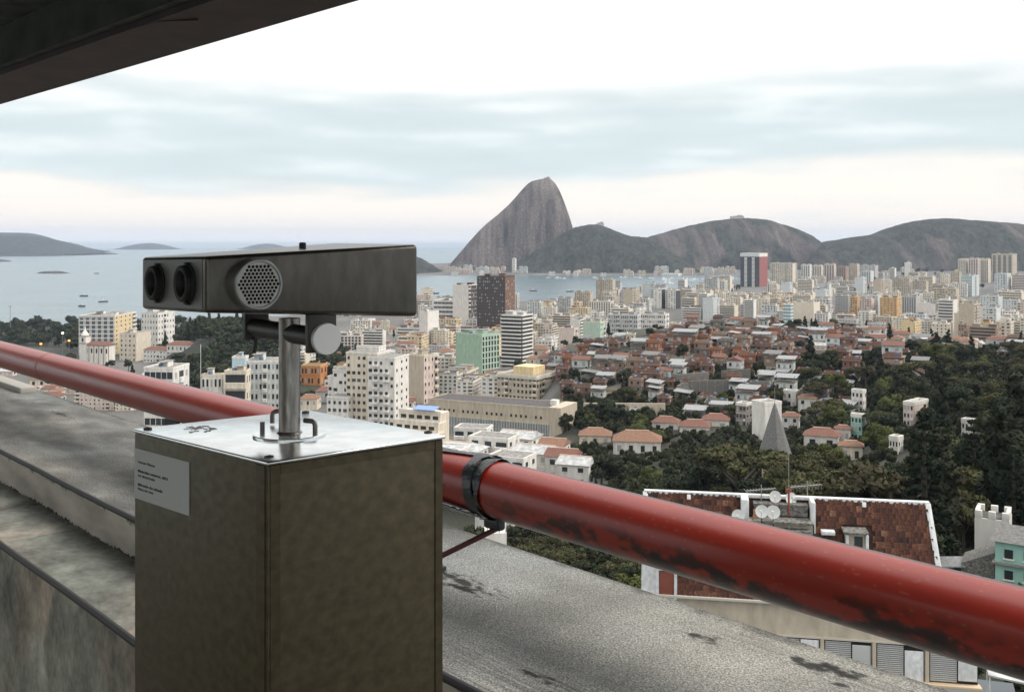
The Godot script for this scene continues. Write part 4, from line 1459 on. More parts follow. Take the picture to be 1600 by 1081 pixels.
# ---------------------------------------------------------------- everything
func _ready() -> void:
	# camera: held level, the lens shifted down
	var cam := Camera3D.new()
	cam.name = "camera"
	cam.position = Vector3(0, EYE, 0)
	cam.projection = Camera3D.PROJECTION_FRUSTUM
	cam.near = 0.05
	cam.far = 60000.0
	cam.size = 0.05 * 1081.0 / F
	cam.frustum_offset = Vector2(0, -0.05 * 162.5 / F)
	add_child(cam)
	cam.current = true
	# overcast sky: white above, a grey-blue bank across the view, cream light beneath it
	var sky_image := Image.create(2048, 1024, false, Image.FORMAT_RGBF)
	var cn := FastNoiseLite.new()
	cn.seed = 5; cn.frequency = 1.0; cn.fractal_octaves = 5
	for y in 512:
		var el := 90.0 - (y + 0.5) / 1024.0 * 180.0
		var step := 1 if el < 25.0 else 4
		for x in range(0, 2048, step):
			var az := ((x + 0.5) / 2048.0 - 0.5) * 360.0
			var a := deg_to_rad(az)
			var e := deg_to_rad(el)
			# clouds lie in sheets: long sideways, thin upwards near the horizon
			var p := Vector3(sin(a) * 1.6, el * 0.22, cos(a) * 1.6)
			var wav := cn.get_noise_3dv(p) 
			var lay := cn.get_noise_3dv(Vector3(sin(a) * 5.0 + 9.0, el * 0.75, cos(a) * 5.0))
			var c := Color(0.97, 0.88, 0.79)
			c = c.lerp(Color(0.90, 0.88, 0.87), smoothstep(0.7, 0.0, el))
			var lo := smoothstep(2.1, 4.1, el + wav * 2.2 + lay * 0.9)
			c = c.lerp(Color(0.62, 0.70, 0.715) * (1.0 + 0.10 * lay), lo)
			c = c.lerp(Color(0.90, 0.93, 0.92), lo * smoothstep(0.05, 0.6, lay) * 0.4)
			var hi := smoothstep(6.8, 9.4, el + wav * 2.6 + lay * 0.9)
			c = c.lerp(Color(0.90, 0.90, 0.885), hi)
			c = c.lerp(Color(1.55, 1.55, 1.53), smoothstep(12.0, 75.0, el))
			for k in step: sky_image.set_pixel(mini(x + k, 2047), y, c)
	for y in 512:
		for x in range(0, 2048): sky_image.set_pixel(x, 1023 - y, Color(0.52, 0.57, 0.59))
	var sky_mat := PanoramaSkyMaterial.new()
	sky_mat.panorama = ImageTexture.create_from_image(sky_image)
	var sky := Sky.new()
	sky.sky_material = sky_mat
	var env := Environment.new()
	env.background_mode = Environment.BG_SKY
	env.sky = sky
	env.tonemap_mode = Environment.TONE_MAPPER_LINEAR
	env.tonemap_exposure = 1.24
	env.fog_enabled = true
	env.fog_density = 0.000042
	env.fog_light_color = Color(0.76, 0.83, 0.92)
	env.sdfgi_enabled = true
	env.ssao_enabled = true
	env.ssil_enabled = true
	var we := WorldEnvironment.new()
	we.name = "world_environment"
	we.environment = env
	add_child(we)
	var sun := DirectionalLight3D.new()
	sun.name = "sun"
	sun.light_energy = 0.72
	sun.light_color = Color(1.0, 0.97, 0.94)
	sun.light_angular_distance = 24.0
	sun.shadow_enabled = true
	sun.look_at_from_position(Vector3(70, 72, 12), Vector3.ZERO)
	add_child(sun)

	rng.seed = 20
	noise.seed = 2; noise.frequency = 0.012
	fine.seed = 9; fine.frequency = 0.01; fine.fractal_octaves = 4
	materials()
	ground_and_sea()
	mountains()
	terrace()
	eave()
	rail()
	viewer()
	mansard()
	landmarks()
	near_things()
	greenery_near()
	hillside()
	town()
	far_shore()
	greenery()
	finish_labels()

func materials() -> void:
	var stain := noise_tex(512, 0.012, 5, 0.84, 1.03, 41)
	var mottle := noise_tex(512, 0.02, 5, 0.60, 1.05, 42)
	var wallv := Vector3(0.10, 0.018, 0.10)
	var W := func(n: String, r: float, g: float, b: float) -> void: mk(n, r, g, b, 0.9, 0.0, stain, wallv)
	W.call("wall_white", 0.775, 0.747, 0.695)
	W.call("wall_cream", 0.730, 0.650, 0.530)
	W.call("wall_pink", 0.684, 0.570, 0.502)
	W.call("wall_grey", 0.502, 0.496, 0.479)
	W.call("wall_pale", 0.638, 0.667, 0.655)
	W.call("wall_yellow", 0.752, 0.593, 0.342)
	W.call("wall_ochre", 0.58, 0.36, 0.165)
	W.call("wall_beige", 0.536, 0.462, 0.359)
	W.call("wall_tan", 0.36, 0.255, 0.18)
	W.call("wall_brown", 0.080, 0.058, 0.050)
	W.call("wall_rust", 0.215, 0.112, 0.065)
	W.call("wall_mint", 0.36, 0.50, 0.38)
	W.call("wall_mint_pale", 0.46, 0.58, 0.47)
	W.call("wall_blue", 0.50, 0.66, 0.72)
	W.call("wall_orange", 0.56, 0.235, 0.075)
	W.call("wall_red", 0.33, 0.110, 0.095)
	W.call("wall_black", 0.055, 0.058, 0.065)
	W.call("brick_red", 0.240, 0.118, 0.080)
	W.call("brick_dull", 0.215, 0.120, 0.088)
	W.call("brick_orange", 0.33, 0.140, 0.070)
	W.call("brick_pale", 0.33, 0.225, 0.165)
	W.call("block_grey", 0.235, 0.215, 0.19)
	W.call("aqua", 0.33, 0.56, 0.49)
	mk("roof_grey", 0.33, 0.32, 0.30, 0.95, 0.0, mottle, Vector3(0.06, 0.06, 0.06))
	mk("roof_dark", 0.115, 0.105, 0.105, 0.9, 0.0, mottle, Vector3(0.06, 0.06, 0.06))
	mk("roof_light", 0.58, 0.585, 0.58, 0.7, 0.0, mottle, Vector3(0.05, 0.05, 0.05))
	mk("tile_red", 0.235, 0.110, 0.078, 0.9, 0.0, mottle, Vector3(0.15, 0.15, 0.15))
	mk("tile_orange", 0.30, 0.165, 0.108, 0.9, 0.0, mottle, Vector3(0.15, 0.15, 0.15))
	mk("ridge", 0.56, 0.40, 0.31, 0.9)
	mk("sheet", 0.40, 0.41, 0.41, 0.5, 0.2, mottle, Vector3(0.2, 0.2, 0.2))
	mk("sheet_dark", 0.22, 0.215, 0.205, 0.7, 0.1, mottle, Vector3(0.2, 0.2, 0.2))
	mk("slab", 0.30, 0.285, 0.26, 0.95, 0.0, mottle, Vector3(0.2, 0.2, 0.2))
	mk("glass_dark", 0.030, 0.034, 0.038, 0.22)
	mk("glass_mid", 0.085, 0.10, 0.11, 0.2)
	mk("glass_teal", 0.13, 0.25, 0.26, 0.2)
	mk("blind", 0.34, 0.33, 0.31, 0.8)
	mk("tank_blue", 0.10, 0.17, 0.25, 0.6)
	mk("tank_white", 0.52, 0.52, 0.50, 0.8)
	mk("awning_blue", 0.20, 0.30, 0.60, 0.6)
	var leaf := mk("leaf", 1, 1, 1, 0.75)
	leaf.vertex_color_use_as_albedo = true
	leaf.backlight_enabled = true
	leaf.backlight = lin(0.35, 0.42, 0.2)
	leaf.metallic_specular = 0.25
	mk("bark", 0.075, 0.060, 0.048, 0.95)
	var hl := mk("hill", 1.45, 1.42, 1.42, 0.95, 0.0, noise_tex(1024, 0.03, 5, 0.45, 1.08, 71), Vector3(0.0035, 0.0022, 0.0035))
	bumped(hl, normal_tex(1024, 0.03, 5, 8.0, 72), 0.7)
	hl.vertex_color_use_as_albedo = true
	hl.metallic_specular = 0.2
	var gr := mk("ground", 1, 1, 1, 0.95, 0.0, noise_tex(512, 0.03, 5, 0.55, 1.0, 44), Vector3(0.05, 0.05, 0.05))
	gr.vertex_color_use_as_albedo = true
	var sea := mk("sea", 0.11, 0.175, 0.20, 0.26)
	sea.albedo_texture = noise_tex(1024, 0.006, 5, 0.80, 1.0, 45)
	sea.uv1_triplanar = true
	sea.uv1_world_triplanar = true
	sea.uv1_scale = Vector3(0.0006, 0.0006, 0.0016)
	bumped(sea, normal_tex(512, 0.03, 4, 5.0, 46), 0.22)
	# terrace
	mk("rubber", 0.020, 0.020, 0.022, 0.55)
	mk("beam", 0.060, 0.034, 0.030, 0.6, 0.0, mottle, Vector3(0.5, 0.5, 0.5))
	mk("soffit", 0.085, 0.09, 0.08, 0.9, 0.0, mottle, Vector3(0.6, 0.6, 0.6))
	mk("dark_wall", 0.16, 0.145, 0.12, 0.9)
	mk("post", 0.035, 0.034, 0.036, 0.55, 0.2)
	mk("stay", 0.10, 0.026, 0.024, 0.5)
	mk("seam", 0.30, 0.10, 0.085, 0.5)
	var tp_ := mk("tape", 0.024, 0.027, 0.031, 0.30)
	bumped(tp_, normal_tex(256, 0.03, 3, 6.0, 47), 0.6)
	tp_.uv1_triplanar = true
	tp_.uv1_scale = Vector3(9, 9, 9)
	# brushed and weathered steel
	var smear := noise_tex(512, 0.010, 5, 0.55, 1.05, 51)
	var brush := noise_tex(512, 0.06, 4, 0.75, 1.0, 52)
	var sh := mk("sheet_steel", 0.112, 0.094, 0.058, 0.46, 0.72, noise_tex(512, 0.035, 6, 0.74, 1.06, 58), Vector3(2.6, 2.2, 2.6))
	sh.roughness_texture = brush
	bumped(sh, normal_tex(512, 0.03, 4, 2.0, 53), 0.12)
	var br := mk("brushed", 0.80, 0.83, 0.83, 0.20, 1.0, noise_tex(512, 0.010, 4, 0.90, 1.03, 54), Vector3(3, 3, 3))
	br.roughness_texture = noise_tex(512, 0.006, 4, 0.7, 1.1, 57)
	mk("head_steel", 0.120, 0.108, 0.094, 0.34, 0.85, noise_tex(512, 0.012, 4, 0.78, 1.06, 56), Vector3(7, 2.0, 7)).roughness_texture = brush
	mk("lit_plate_steel", 0.135, 0.132, 0.122, 0.5, 0.4)  # light on the end face of the head, put into the colour
	mk("pole_steel", 0.44, 0.41, 0.375, 0.34, 0.9, noise_tex(512, 0.014, 4, 0.6, 1.05, 55), Vector3(14, 2.5, 14))
	mk("drum", 0.30, 0.30, 0.30, 0.42, 0.8)
	mk("grille", 0.36, 0.345, 0.315, 0.4, 0.75)
	mk("void_black", 0.010, 0.010, 0.010, 0.9)
	mk("eye_rubber", 0.014, 0.014, 0.015, 0.6)
	mk("lens", 0.015, 0.016, 0.022, 0.08)
	mk("yoke_steel", 0.055, 0.051, 0.048, 0.45, 0.6)
	mk("disc_steel", 0.80, 0.79, 0.78, 0.5, 0.35)
	mk("black_metal", 0.030, 0.029, 0.028, 0.45, 0.4)
	mk("dull_steel", 0.16, 0.15, 0.14, 0.45, 0.8)
	mk("placard", 0.42, 0.43, 0.43, 0.45)
	mk("ink", 0.035, 0.035, 0.038, 0.7)
	mk("residue", 0.50, 0.50, 0.48, 0.8)
	# the tiled house
	mk("roof_under", 0.050, 0.026, 0.020, 0.95)
	var rust := noise_tex(256, 0.03, 4, 0.45, 1.1, 61)
	for q in [["tile_a", 0.160, 0.062, 0.038], ["tile_b", 0.118, 0.045, 0.031], ["tile_c", 0.235, 0.100, 0.060], ["tile_d", 0.062, 0.030, 0.025], ["tile_e", 0.33, 0.165, 0.105]]:
		mk(q[0], q[1], q[2], q[3], 0.92, 0.0, rust, Vector3(0.9, 0.9, 0.9))
	mk("white_trim", 0.70, 0.71, 0.71, 0.8, 0.0, stain, Vector3(0.5, 0.3, 0.5))
	mk("beige_wall", 0.56, 0.48, 0.375, 0.92, 0.0, stain, Vector3(0.2, 0.08, 0.2))
	mk("beige_trim", 0.50, 0.46, 0.40, 0.9)
	mk("beige_sill", 0.52, 0.40, 0.27, 0.9)
	mk("stained", 0.27, 0.26, 0.235, 0.95, 0.0, noise_tex(256, 0.025, 5, 0.35, 1.1, 62), Vector3(0.5, 0.5, 0.5))
	mk("louvre", 0.42, 0.42, 0.41, 0.7)
	mk("hatch", 0.38, 0.22, 0.13, 0.8)
	mk("red_door", 0.205, 0.058, 0.036, 0.7)
	mk("dish", 0.62, 0.62, 0.60, 0.6)
	mk("aerial", 0.26, 0.26, 0.25, 0.5, 0.3)
	mk("cone", 0.215, 0.215, 0.205, 0.9, 0.0, mottle, Vector3(0.2, 0.2, 0.2))
	mk("boat_white", 0.70, 0.70, 0.70, 0.5)
	mk("boat_dark", 0.07, 0.08, 0.09, 0.5)
	for q in [["lamp_white", 1.0, 0.93, 0.78, 3.0], ["lamp_amber", 1.0, 0.55, 0.16, 2.4]]:
		var m := mk(q[0], q[1], q[2], q[3], 0.5)
		m.emission_enabled = true
		m.emission = Color(q[1], q[2], q[3])
		m.emission_energy_multiplier = q[4]

func ground_and_sea() -> void:
	var ds := []
	var d := 9.0
	while d < 5300.0:
		ds.append(d)
		d = d * 1.045 + 0.4
	var st := SurfaceTool.new()
	st.begin(Mesh.PRIMITIVE_TRIANGLES)
	st.set_smooth_group(0)
	var n := 0
	var pxs := range(-680, 2330, 14)
	for px in pxs:
		for dd in ds:
			var e := land(px, dd)
			var x: float = (px - 800.0) / F * dd
			var town_ := smoothstep(700.0, 1000.0, dd) if px > 860 else smoothstep(300.0, 420.0, dd) 
			if px < 260 and dd > 950: town_ = 0.0
			if px > 235 and px < 530 and dd > 580 and dd < 1010: town_ = 0.0
			if px > 850 and dd > 480 and dd < 900: town_ = maxf(town_, 0.3)
			if px > 1340 and dd < 700: town_ = 0.0
			var g := fine.get_noise_2d(x * 2.0, dd * 2.0)
			var earth := smoothstep(0.0, 0.35, fine.get_noise_2d(x * 1.1 + 500.0, dd * 1.1))
			var wood := Color(0.040, 0.046, 0.026).lerp(Color(0.135, 0.115, 0.085), earth * 0.55) * (1.0 + 0.6 * g)
			if px > 860 and px < 1340 and dd > 425 and dd < 530: wood = wood.lerp(Color(0.26, 0.235, 0.185), 0.9 * smoothstep(-0.1, 0.2, g))
			var c := wood.lerp(Color(0.20, 0.19, 0.175) * (1.0 + 0.5 * g), town_)
			c.a = 1.0
			st.set_color(c)
			st.add_vertex(Vector3(x, e, -dd))
	for i in pxs.size() - 1:
		for j in ds.size() - 1:
			var a: int = i * ds.size() + j
			for k in [a, a + 1, a + ds.size() + 1, a, a + ds.size() + 1, a + ds.size()]: st.add_index(k)
	st.generate_normals()
	put("ground", st.commit(), M.ground, null, "structure").set_meta("label", "land falling from the terrace through the town to the bay")
	st = mb()
	var rs := [200.0, 1500.0, 3000.0, 6000.0, 11000.0, 21000.0]
	for k in rs.size() - 1:
		for i in 96:
			var t0 := TAU * i / 96.0
			var t1 := TAU * (i + 1) / 96.0
			var e0 := Vector3(sin(t0), 0, -cos(t0))
			var e1 := Vector3(sin(t1), 0, -cos(t1))
			quad(st, e0 * rs[k], e1 * rs[k], e1 * rs[k + 1], e0 * rs[k + 1], Vector3.UP)
	put("sea", st, M.sea, null, "structure").set_meta("label", "calm pale bay water running out to the horizon")

func mountains() -> void:
	hill("sugarloaf_hill", "steep bare rock dome standing alone over the bay", [[696, 432], [703, 415], [715, 400], [730, 382], [745, 365], [760, 350], [775, 338], [790, 325], [800, 315], [812, 301], [824, 288], [833, 283], [846, 280], [858, 279], [866, 286], [872, 295], [880, 314], [887, 334], [893, 356], [903, 398], [912, 430]], 4320.0, 330.0, 330.0, 2.0, 2.6, 1.05, 0.55)
	hill("forest_hill", "low wooded hill at the right foot of the rock dome", [[735, 432], [780, 424], [815, 407], [850, 384], [875, 368], [893, 357], [920, 351], [940, 352], [960, 360], [985, 369], [1010, 371], [1035, 384], [1070, 408], [1100, 430]], 4020.0, 300.0, 420.0, 3.0, 1.7, 0.10, 0.8)
	hill("rocky_hill", "broad wooded hill with a bare rock flank behind the bay", [[930, 430], [960, 405], [1000, 377], [1020, 369], [1050, 360], [1080, 352], [1110, 346], [1140, 342], [1170, 341], [1195, 343], [1210, 348], [1235, 355], [1255, 364], [1270, 375], [1280, 391], [1290, 425]], 4500.0, 420.0, 500.0, 4.0, 2.0, 0.62, 0.8)
	hill("long_hill", "long wooded hill with rock faces behind the towers", [[1225, 425], [1255, 398], [1283, 381], [1310, 375], [1340, 370], [1375, 365], [1400, 355], [1420, 348], [1450, 343], [1480, 341], [1520, 344], [1560, 347], [1600, 351], [1680, 362], [1780, 380], [1880, 410]], 4250.0, 420.0, 600.0, 6.0, 1.9, 0.55, 0.8)
	hill("headland_hill", "small dark wooded headland left of the rock dome", [[610, 432], [632, 405], [648, 401], [660, 405], [672, 412], [690, 424], [705, 432]], 3900.0, 160.0, 200.0, 1.0, 1.8, 0.0, 0.7)
	hill("near_island_hill", "hazy hill on the far side of the bay mouth", [[-150, 392], [-120, 372], [-60, 366], [0, 368], [30, 368], [60, 371], [80, 377], [98, 385], [118, 391], [140, 396.5]], 9300.0, 900.0, 900.0, 0.5, 1.8, 0.1, 1.2)
	hill("far_island_hill", "paler ridge behind the hazy hill across the water", [[-160, 380], [-60, 362], [0, 363.5], [40, 364], [55, 367], [75, 374], [95, 378], [112, 386], [135, 391.0]], 11500.0, 900.0, 900.0, 0.5, 1.8, 0.1, 1.2)
	hill("island_hill", "small pale island on the horizon left of the viewer head", [[190, 389], [205, 383.5], [222, 380.5], [238, 380], [255, 383], [272, 388.5]], 16500.0, 600.0, 600.0, 0.2, 1.7, 0.0, 1.0)
	hill("small_island_hill", "faint island on the horizon behind the viewer head", [[378, 388.5], [395, 383.5], [415, 380.5], [432, 382.5], [455, 388.5]], 17200.0, 600.0, 600.0, 0.2, 1.7, 0.0, 1.0)
	hill("rock_islet", "flat fortified rock low in the bay", [[56, 427], [63, 424.5], [75, 423.5], [92, 423.5], [100, 425], [110, 427.3]], 3860.0, 22.0, 22.0, 0.2, 3.0, 0.9, 0.05)
	hill("sand_spit", "low reddish spit at the left edge of the bay", [[-60, 409], [-30, 405], [0, 405], [12, 407], [20, 409.5]], 6150.0, 60.0, 60.0, 0.2, 2.0, 1.0, 0.1)

func landmarks() -> void:
	var W = M.wall_white
	var C = M.wall_cream
	hero("office_tower", "dark brown office tower with rust side, standing before the bay", "tower", "the dark brown tower", 745, 789.5, 805, 433, 508, 1150, 17, {"floors": 20, "bf": 15, "bs": 5, "wall": M.wall_brown, "flank": M.wall_rust, "front": "grid", "side": "grid", "roof": M.roof_dark, "hutmat": M.wall_rust, "glass": M.glass_mid, "trim": M.wall_brown})
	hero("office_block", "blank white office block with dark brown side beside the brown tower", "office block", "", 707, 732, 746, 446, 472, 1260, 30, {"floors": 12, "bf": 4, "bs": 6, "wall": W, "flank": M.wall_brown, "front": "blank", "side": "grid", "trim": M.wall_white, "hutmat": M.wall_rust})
	hero("slab_block", "low wide block with dark and white window bands near the bay", "apartment block", "the banded wide block", 676, 727, 744, 471, 498, 1290, 18, {"floors": 7, "bf": 8, "bs": 2, "wall": W, "front": "band", "side": "blank", "trim": W, "glass": M.glass_mid})
	hero("banded_tower", "white apartment tower with dark gaps between its balcony bands", "tower", "the white banded tower", 783, 815, 832, 494, 560, 830, 26, {"floors": 14, "bf": 2, "bs": 2, "wall": M.wall_black, "front": "balcony", "side": "balcony", "trim": M.wall_white, "roof": M.roof_light, "hutmat": W})
	hero("mint_block", "mint green apartment block with one blank wall", "apartment block", "the mint green block", 711, 753, 781, 524, 580, 720, 40, {"floors": 8, "bf": 4, "bs": 6, "wall": M.wall_mint, "flank": M.wall_mint_pale, "front": "blank", "side": "slab", "trim": M.wall_mint_pale, "hutmat": M.wall_mint})
	hero("striped_tower", "tall black tower with white stripes and a red end", "tower", "the black and red tower", 1157, 1187, 1200, 401, 459, 2600, 20, {"floors": 26, "bf": 5, "bs": 1, "wall": M.wall_black, "flank": M.wall_red, "front": "blank", "side": "blank", "trim": W, "parapet": 9.0, "hutmat": W})
	stripes()
	hero("grid_tower", "wide cream tower with a close window grid beside the striped tower", "tower", "the cream grid tower", 1203, 1239, 1246, 412, 440, 2750, 10, {"floors": 18, "bf": 12, "bs": 3, "wall": C, "front": "grid", "side": "small", "trim": C})
	var tw := [[1252, 1266, 1269, 414, "wall_white", "slab"], [1270, 1284, 1287, 415, "wall_cream", "slab"], [1288, 1304, 1307, 413, "wall_pink", "slab"], [1308, 1322, 1327, 417, "wall_tan", "slab"], [1327, 1340, 1344, 413, "wall_beige", "grid"], [1345, 1368, 1373, 415, "wall_grey", "grid"], [1347, 1361, 1366, 424, "wall_pale", "slab"]]
	var tl := ["slim white slab tower, leftmost of the row before the long hill", "slim cream slab tower, second in the row before the long hill", "pinkish slab tower in the middle of the row before the hill", "tan slab tower right of the pinkish one in the row", "beige tower with window grid near the end of the row", "grey stepped tower closing the tower row on the right", "pale low slab in front of the grey stepped tower"]
	for k in tw.size():
		var q = tw[k]
		hero("slab_tower", tl[k], "tower", "the row of slab towers" if k == 2 else "", q[0], q[1], q[2], q[3], 433, 2900 + (k % 3) * 40 - (260 if k == 6 else 0), 14, {"floors": 16, "bf": 4, "bs": 2, "wall": M[q[4]], "front": q[5], "side": "small", "trim": M[q[4]], "glass": M.glass_mid})
	tw = [[1498, 1510, 1514, 405, "wall_cream", "slab", 436], [1514, 1529, 1533, 404, "wall_pink", "slab", 432], [1532, 1545, 1549, 405, "wall_cream", "slab", 436], [1550, 1583, 1590, 397, "wall_beige", "slab", 430], [1486, 1500, 1504, 426, "wall_beige", "grid", 444], [1502, 1520, 1531, 431, "wall_pale", "band", 470], [1555, 1572, 1581, 428, "wall_pale", "grid", 455], [1582, 1602, 1612, 430, "wall_pink", "band", 455]]
	tl = ["cream tower, first of three joined towers before the long hill", "pinkish tower in the middle of three joined towers", "cream tower, last of three joined towers before the long hill", "tallest broad tower with dark glass strips before the long hill", "low beige tower left of the three joined towers", "white tower with teal window bands in front of the joined towers", "pale bluish tower in front of the dark glass tower", "pinkish banded tower at the right edge of the view"]
	for k in tw.size():
		var q = tw[k]
		hero("town_tower", tl[k], "tower", "the three joined towers" if k == 1 else "the dark glass tower" if k == 3 else "", q[0], q[1], q[2], q[3], q[6], [2800, 2780, 2800, 2850, 2600, 2100, 2250, 2250][k], 15, {"floors": [17, 17, 17, 20, 9, 14, 12, 11][k], "bf": 4, "bs": 3, "wall": M[q[4]], "front": q[5], "side": "small", "trim": M[q[4]], "glass": M.glass_teal if k == 5 else M.glass_mid})
	hero("ochre_block", "ochre apartment block with a plain side in the flat town", "apartment block", "the ochre block", 1375, 1402, 1410, 466, 497, 1480, 12, {"floors": 10, "bf": 5, "bs": 3, "wall": M.wall_ochre, "front": "small", "side": "grid", "trim": M.wall_yellow})
	hero("ochre_block", "narrow yellow ochre block left of the larger ochre one", "apartment block", "", 1329, 1340, 1345, 465, 488, 1560, 15, {"floors": 9, "bf": 3, "bs": 2, "wall": M.wall_ochre, "front": "grid", "side": "small", "trim": M.wall_ochre})
	hero("glass_block", "grey glass office block left of the yellow ochre blocks", "office block", "the grey glass block", 1305, 1326, 1331, 463, 490, 1600, 15, {"floors": 9, "bf": 5, "bs": 2, "wall": M.wall_grey, "front": "band", "side": "band", "trim": M.wall_grey, "glass": M.glass_mid})
	hero("glass_block", "long grey glass block right of the ochre block", "office block", "", 1410, 1432, 1438, 464, 486, 1620, 15, {"floors": 8, "bf": 6, "bs": 2, "wall": M.wall_grey, "front": "slab", "side": "small", "trim": M.wall_grey, "glass": M.glass_mid})
	hero("white_slab", "plain white slab block left of the tan brick rows", "apartment block", "the plain white slab", 1433, 1462, 1470, 475, 492, 1500, 20, {"floors": 6, "bf": 4, "bs": 3, "wall": W, "front": "blank", "side": "small", "trim": W})
	hero("tan_block", "long tan brick apartment block with balcony rows", "apartment block", "the tan brick block", 1514, 1558, 1566, 513, 532, 1060, 14, {"floors": 6, "bf": 8, "bs": 3, "wall": M.wall_tan, "front": "balcony", "side": "grid", "trim": M.wall_tan})
	hero("tan_block", "narrower tan brick block left of the long tan one", "apartment block", "", 1498, 1511, 1515, 508, 528, 1090, 14, {"floors": 7, "bf": 3, "bs": 2, "wall": M.wall_tan, "front": "grid", "side": "small", "trim": M.wall_tan})
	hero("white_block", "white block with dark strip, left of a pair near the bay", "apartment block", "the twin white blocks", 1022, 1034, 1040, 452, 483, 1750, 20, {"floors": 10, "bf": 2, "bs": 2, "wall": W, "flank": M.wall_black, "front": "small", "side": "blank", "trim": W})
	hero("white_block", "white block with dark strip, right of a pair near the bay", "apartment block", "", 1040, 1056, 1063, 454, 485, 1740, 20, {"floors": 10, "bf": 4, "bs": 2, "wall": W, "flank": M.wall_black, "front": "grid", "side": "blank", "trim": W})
	hero("long_block", "long grey block with even window rows behind the brick hillside", "office block", "the long grey block", 950, 996, 1002, 493, 504, 1150, 14, {"floors": 6, "bf": 16, "bs": 3, "wall": M.wall_grey, "front": "grid", "side": "small", "trim": M.wall_pale})
	hero("long_block", "long white block joined to the right of the grey one", "office block", "", 1001, 1040, 1046, 492, 503, 1180, 14, {"floors": 5, "bf": 12, "bs": 3, "wall": W, "front": "grid", "side": "small", "trim": W})
	hero("blank_block", "pale green blank-sided block behind the brick hillside", "apartment block", "the pale green block", 911, 938, 946, 504, 514, 1080, 20, {"floors": 5, "bf": 4, "bs": 3, "wall": M.wall_mint_pale, "front": "blank", "side": "small", "trim": C})
	hero("pink_block", "pink blank-sided block beside the pale green one", "apartment block", "", 873, 897, 904, 514, 524, 1000, 22, {"floors": 4, "bf": 4, "bs": 3, "wall": M.wall_pink, "front": "blank", "side": "small", "trim": M.wall_pink})
	hero("white_hall", "large blank white hall among the flats near the brown tower", "hall", "the white hall", 655, 668, 686, 488, 515, 1050, 35, {"floors": 5, "bf": 3, "bs": 4, "wall": W, "front": "blank", "side": "blank", "trim": W})
	hero("cream_hall", "pale cream hall with blank walls before the striped tower", "hall", "the cream hall", 1238, 1272, 1282, 474, 492, 1450, 14, {"floors": 5, "bf": 4, "bs": 3, "wall": C, "front": "blank", "side": "blank", "trim": C})
	hero("teal_block", "dark teal and white block left of the cream hall", "office block", "", 1224, 1236, 1240, 476, 498, 1400, 20, {"floors": 6, "bf": 3, "bs": 2, "wall": M.wall_pale, "front": "band", "side": "band", "trim": W, "glass": M.glass_teal})
	# the middle distance
	hero("pink_flats", "pinkish block of flats with one blank side behind the white complex", "apartment block", "the pinkish flats", 638, 662, 684, 557, 600, 580, 48, {"floors": 6, "bf": 2, "bs": 4, "wall": M.wall_beige, "flank": M.wall_pink, "front": "blank", "side": "small", "trim": C})
	var hotel := hero("corniced_block", "beige corniced block with a yellow rooftop storey", "apartment block", "the corniced beige block", 775, 838, 873, 590, 634, 520, 30, {"floors": 5, "bf": 10, "bs": 8, "wall": M.wall_beige, "front": "grid", "side": "grid", "trim": C, "hut": false, "plinth": 0.0})
	put("cornice", box_mesh(Vector3(0, hotel_h(hotel) - 0.9, 0), Vector3(hotel.get_meta("w") + 1.6, 0.7, hotel.get_meta("l") + 1.6)), M.wall_grey, hotel)
	put("penthouse", box_mesh(Vector3(1.0, hotel_h(hotel) + 2.2, 0), Vector3(hotel.get_meta("w") * 0.5, 4.4, hotel.get_meta("l") * 0.55)), M.wall_yellow, hotel)
	var office := hero("long_office", "long beige office with a dark flat roof and a row of square windows", "office block", "the long beige office", 655, 876, 902, 640, 690, 400, 23, {"floors": 3, "bf": 46, "bs": 2, "wall": M.wall_beige, "front": "blank", "side": "blank", "trim": M.wall_beige, "roof": M.roof_dark, "hut": false, "parapet": 0.5})
	office_front(office)
	white_complex()
	hero("blue_block", "pale blue apartment block with a white grid front behind the pole", "apartment block", "the pale blue block", 384, 436, 446, 566, 640, 470, 12, {"floors": 8, "bf": 8, "bs": 2, "wall": M.wall_pale, "flank": M.wall_blue, "front": "grid", "side": "small", "trim": W})
	hero("blue_block", "narrow pale blue wing left of the pale blue block", "apartment block", "", 362, 383, 388, 560, 600, 500, 12, {"floors": 7, "bf": 3, "bs": 2, "wall": M.wall_blue, "front": "blank", "side": "blank", "trim": W})
	hero("balcony_flats", "cream flats with dark balcony strips left of the pale blue block", "apartment block", "the cream balcony flats", 350, 384, 391, 582, 630, 450, 14, {"floors": 5, "bf": 4, "bs": 2, "wall": C, "front": "balcony", "side": "small", "trim": C})
	hero("balcony_flats", "white flats with terrace roof above the red rail", "apartment block", "", 314, 346, 351, 588, 628, 455, 14, {"floors": 5, "bf": 5, "bs": 2, "wall": W, "front": "grid", "side": "small", "trim": C})
	hero("white_flats", "white flats with strip windows above the red rail under the eyepieces", "apartment block", "the white strip-window flats", 224, 270, 296, 577, 606, 470, 25, {"floors": 5, "bf": 5, "bs": 3, "wall": W, "front": "band", "side": "small", "trim": W})
	hero("orange_house", "bright orange old house with arches behind the pole", "house", "the orange house", 470, 500, 511, 573, 598, 655, 20, {"floors": 2, "bf": 6, "bs": 2, "wall": M.wall_orange, "front": "grid", "side": "grid", "trim": M.wall_ochre, "roof": M.tile_orange, "hut": false})
	# the left shore
	hero("curved_block", "broad grey white waterfront block with a dark roof storey", "apartment block", "the broad waterfront block", 122, 178, 214, 494, 556, 1000, 22, {"floors": 9, "bf": 6, "bs": 5, "wall": M.wall_grey, "flank": M.wall_yellow, "front": "slab", "side": "small", "trim": W, "hutmat": W, "glass": M.glass_mid})
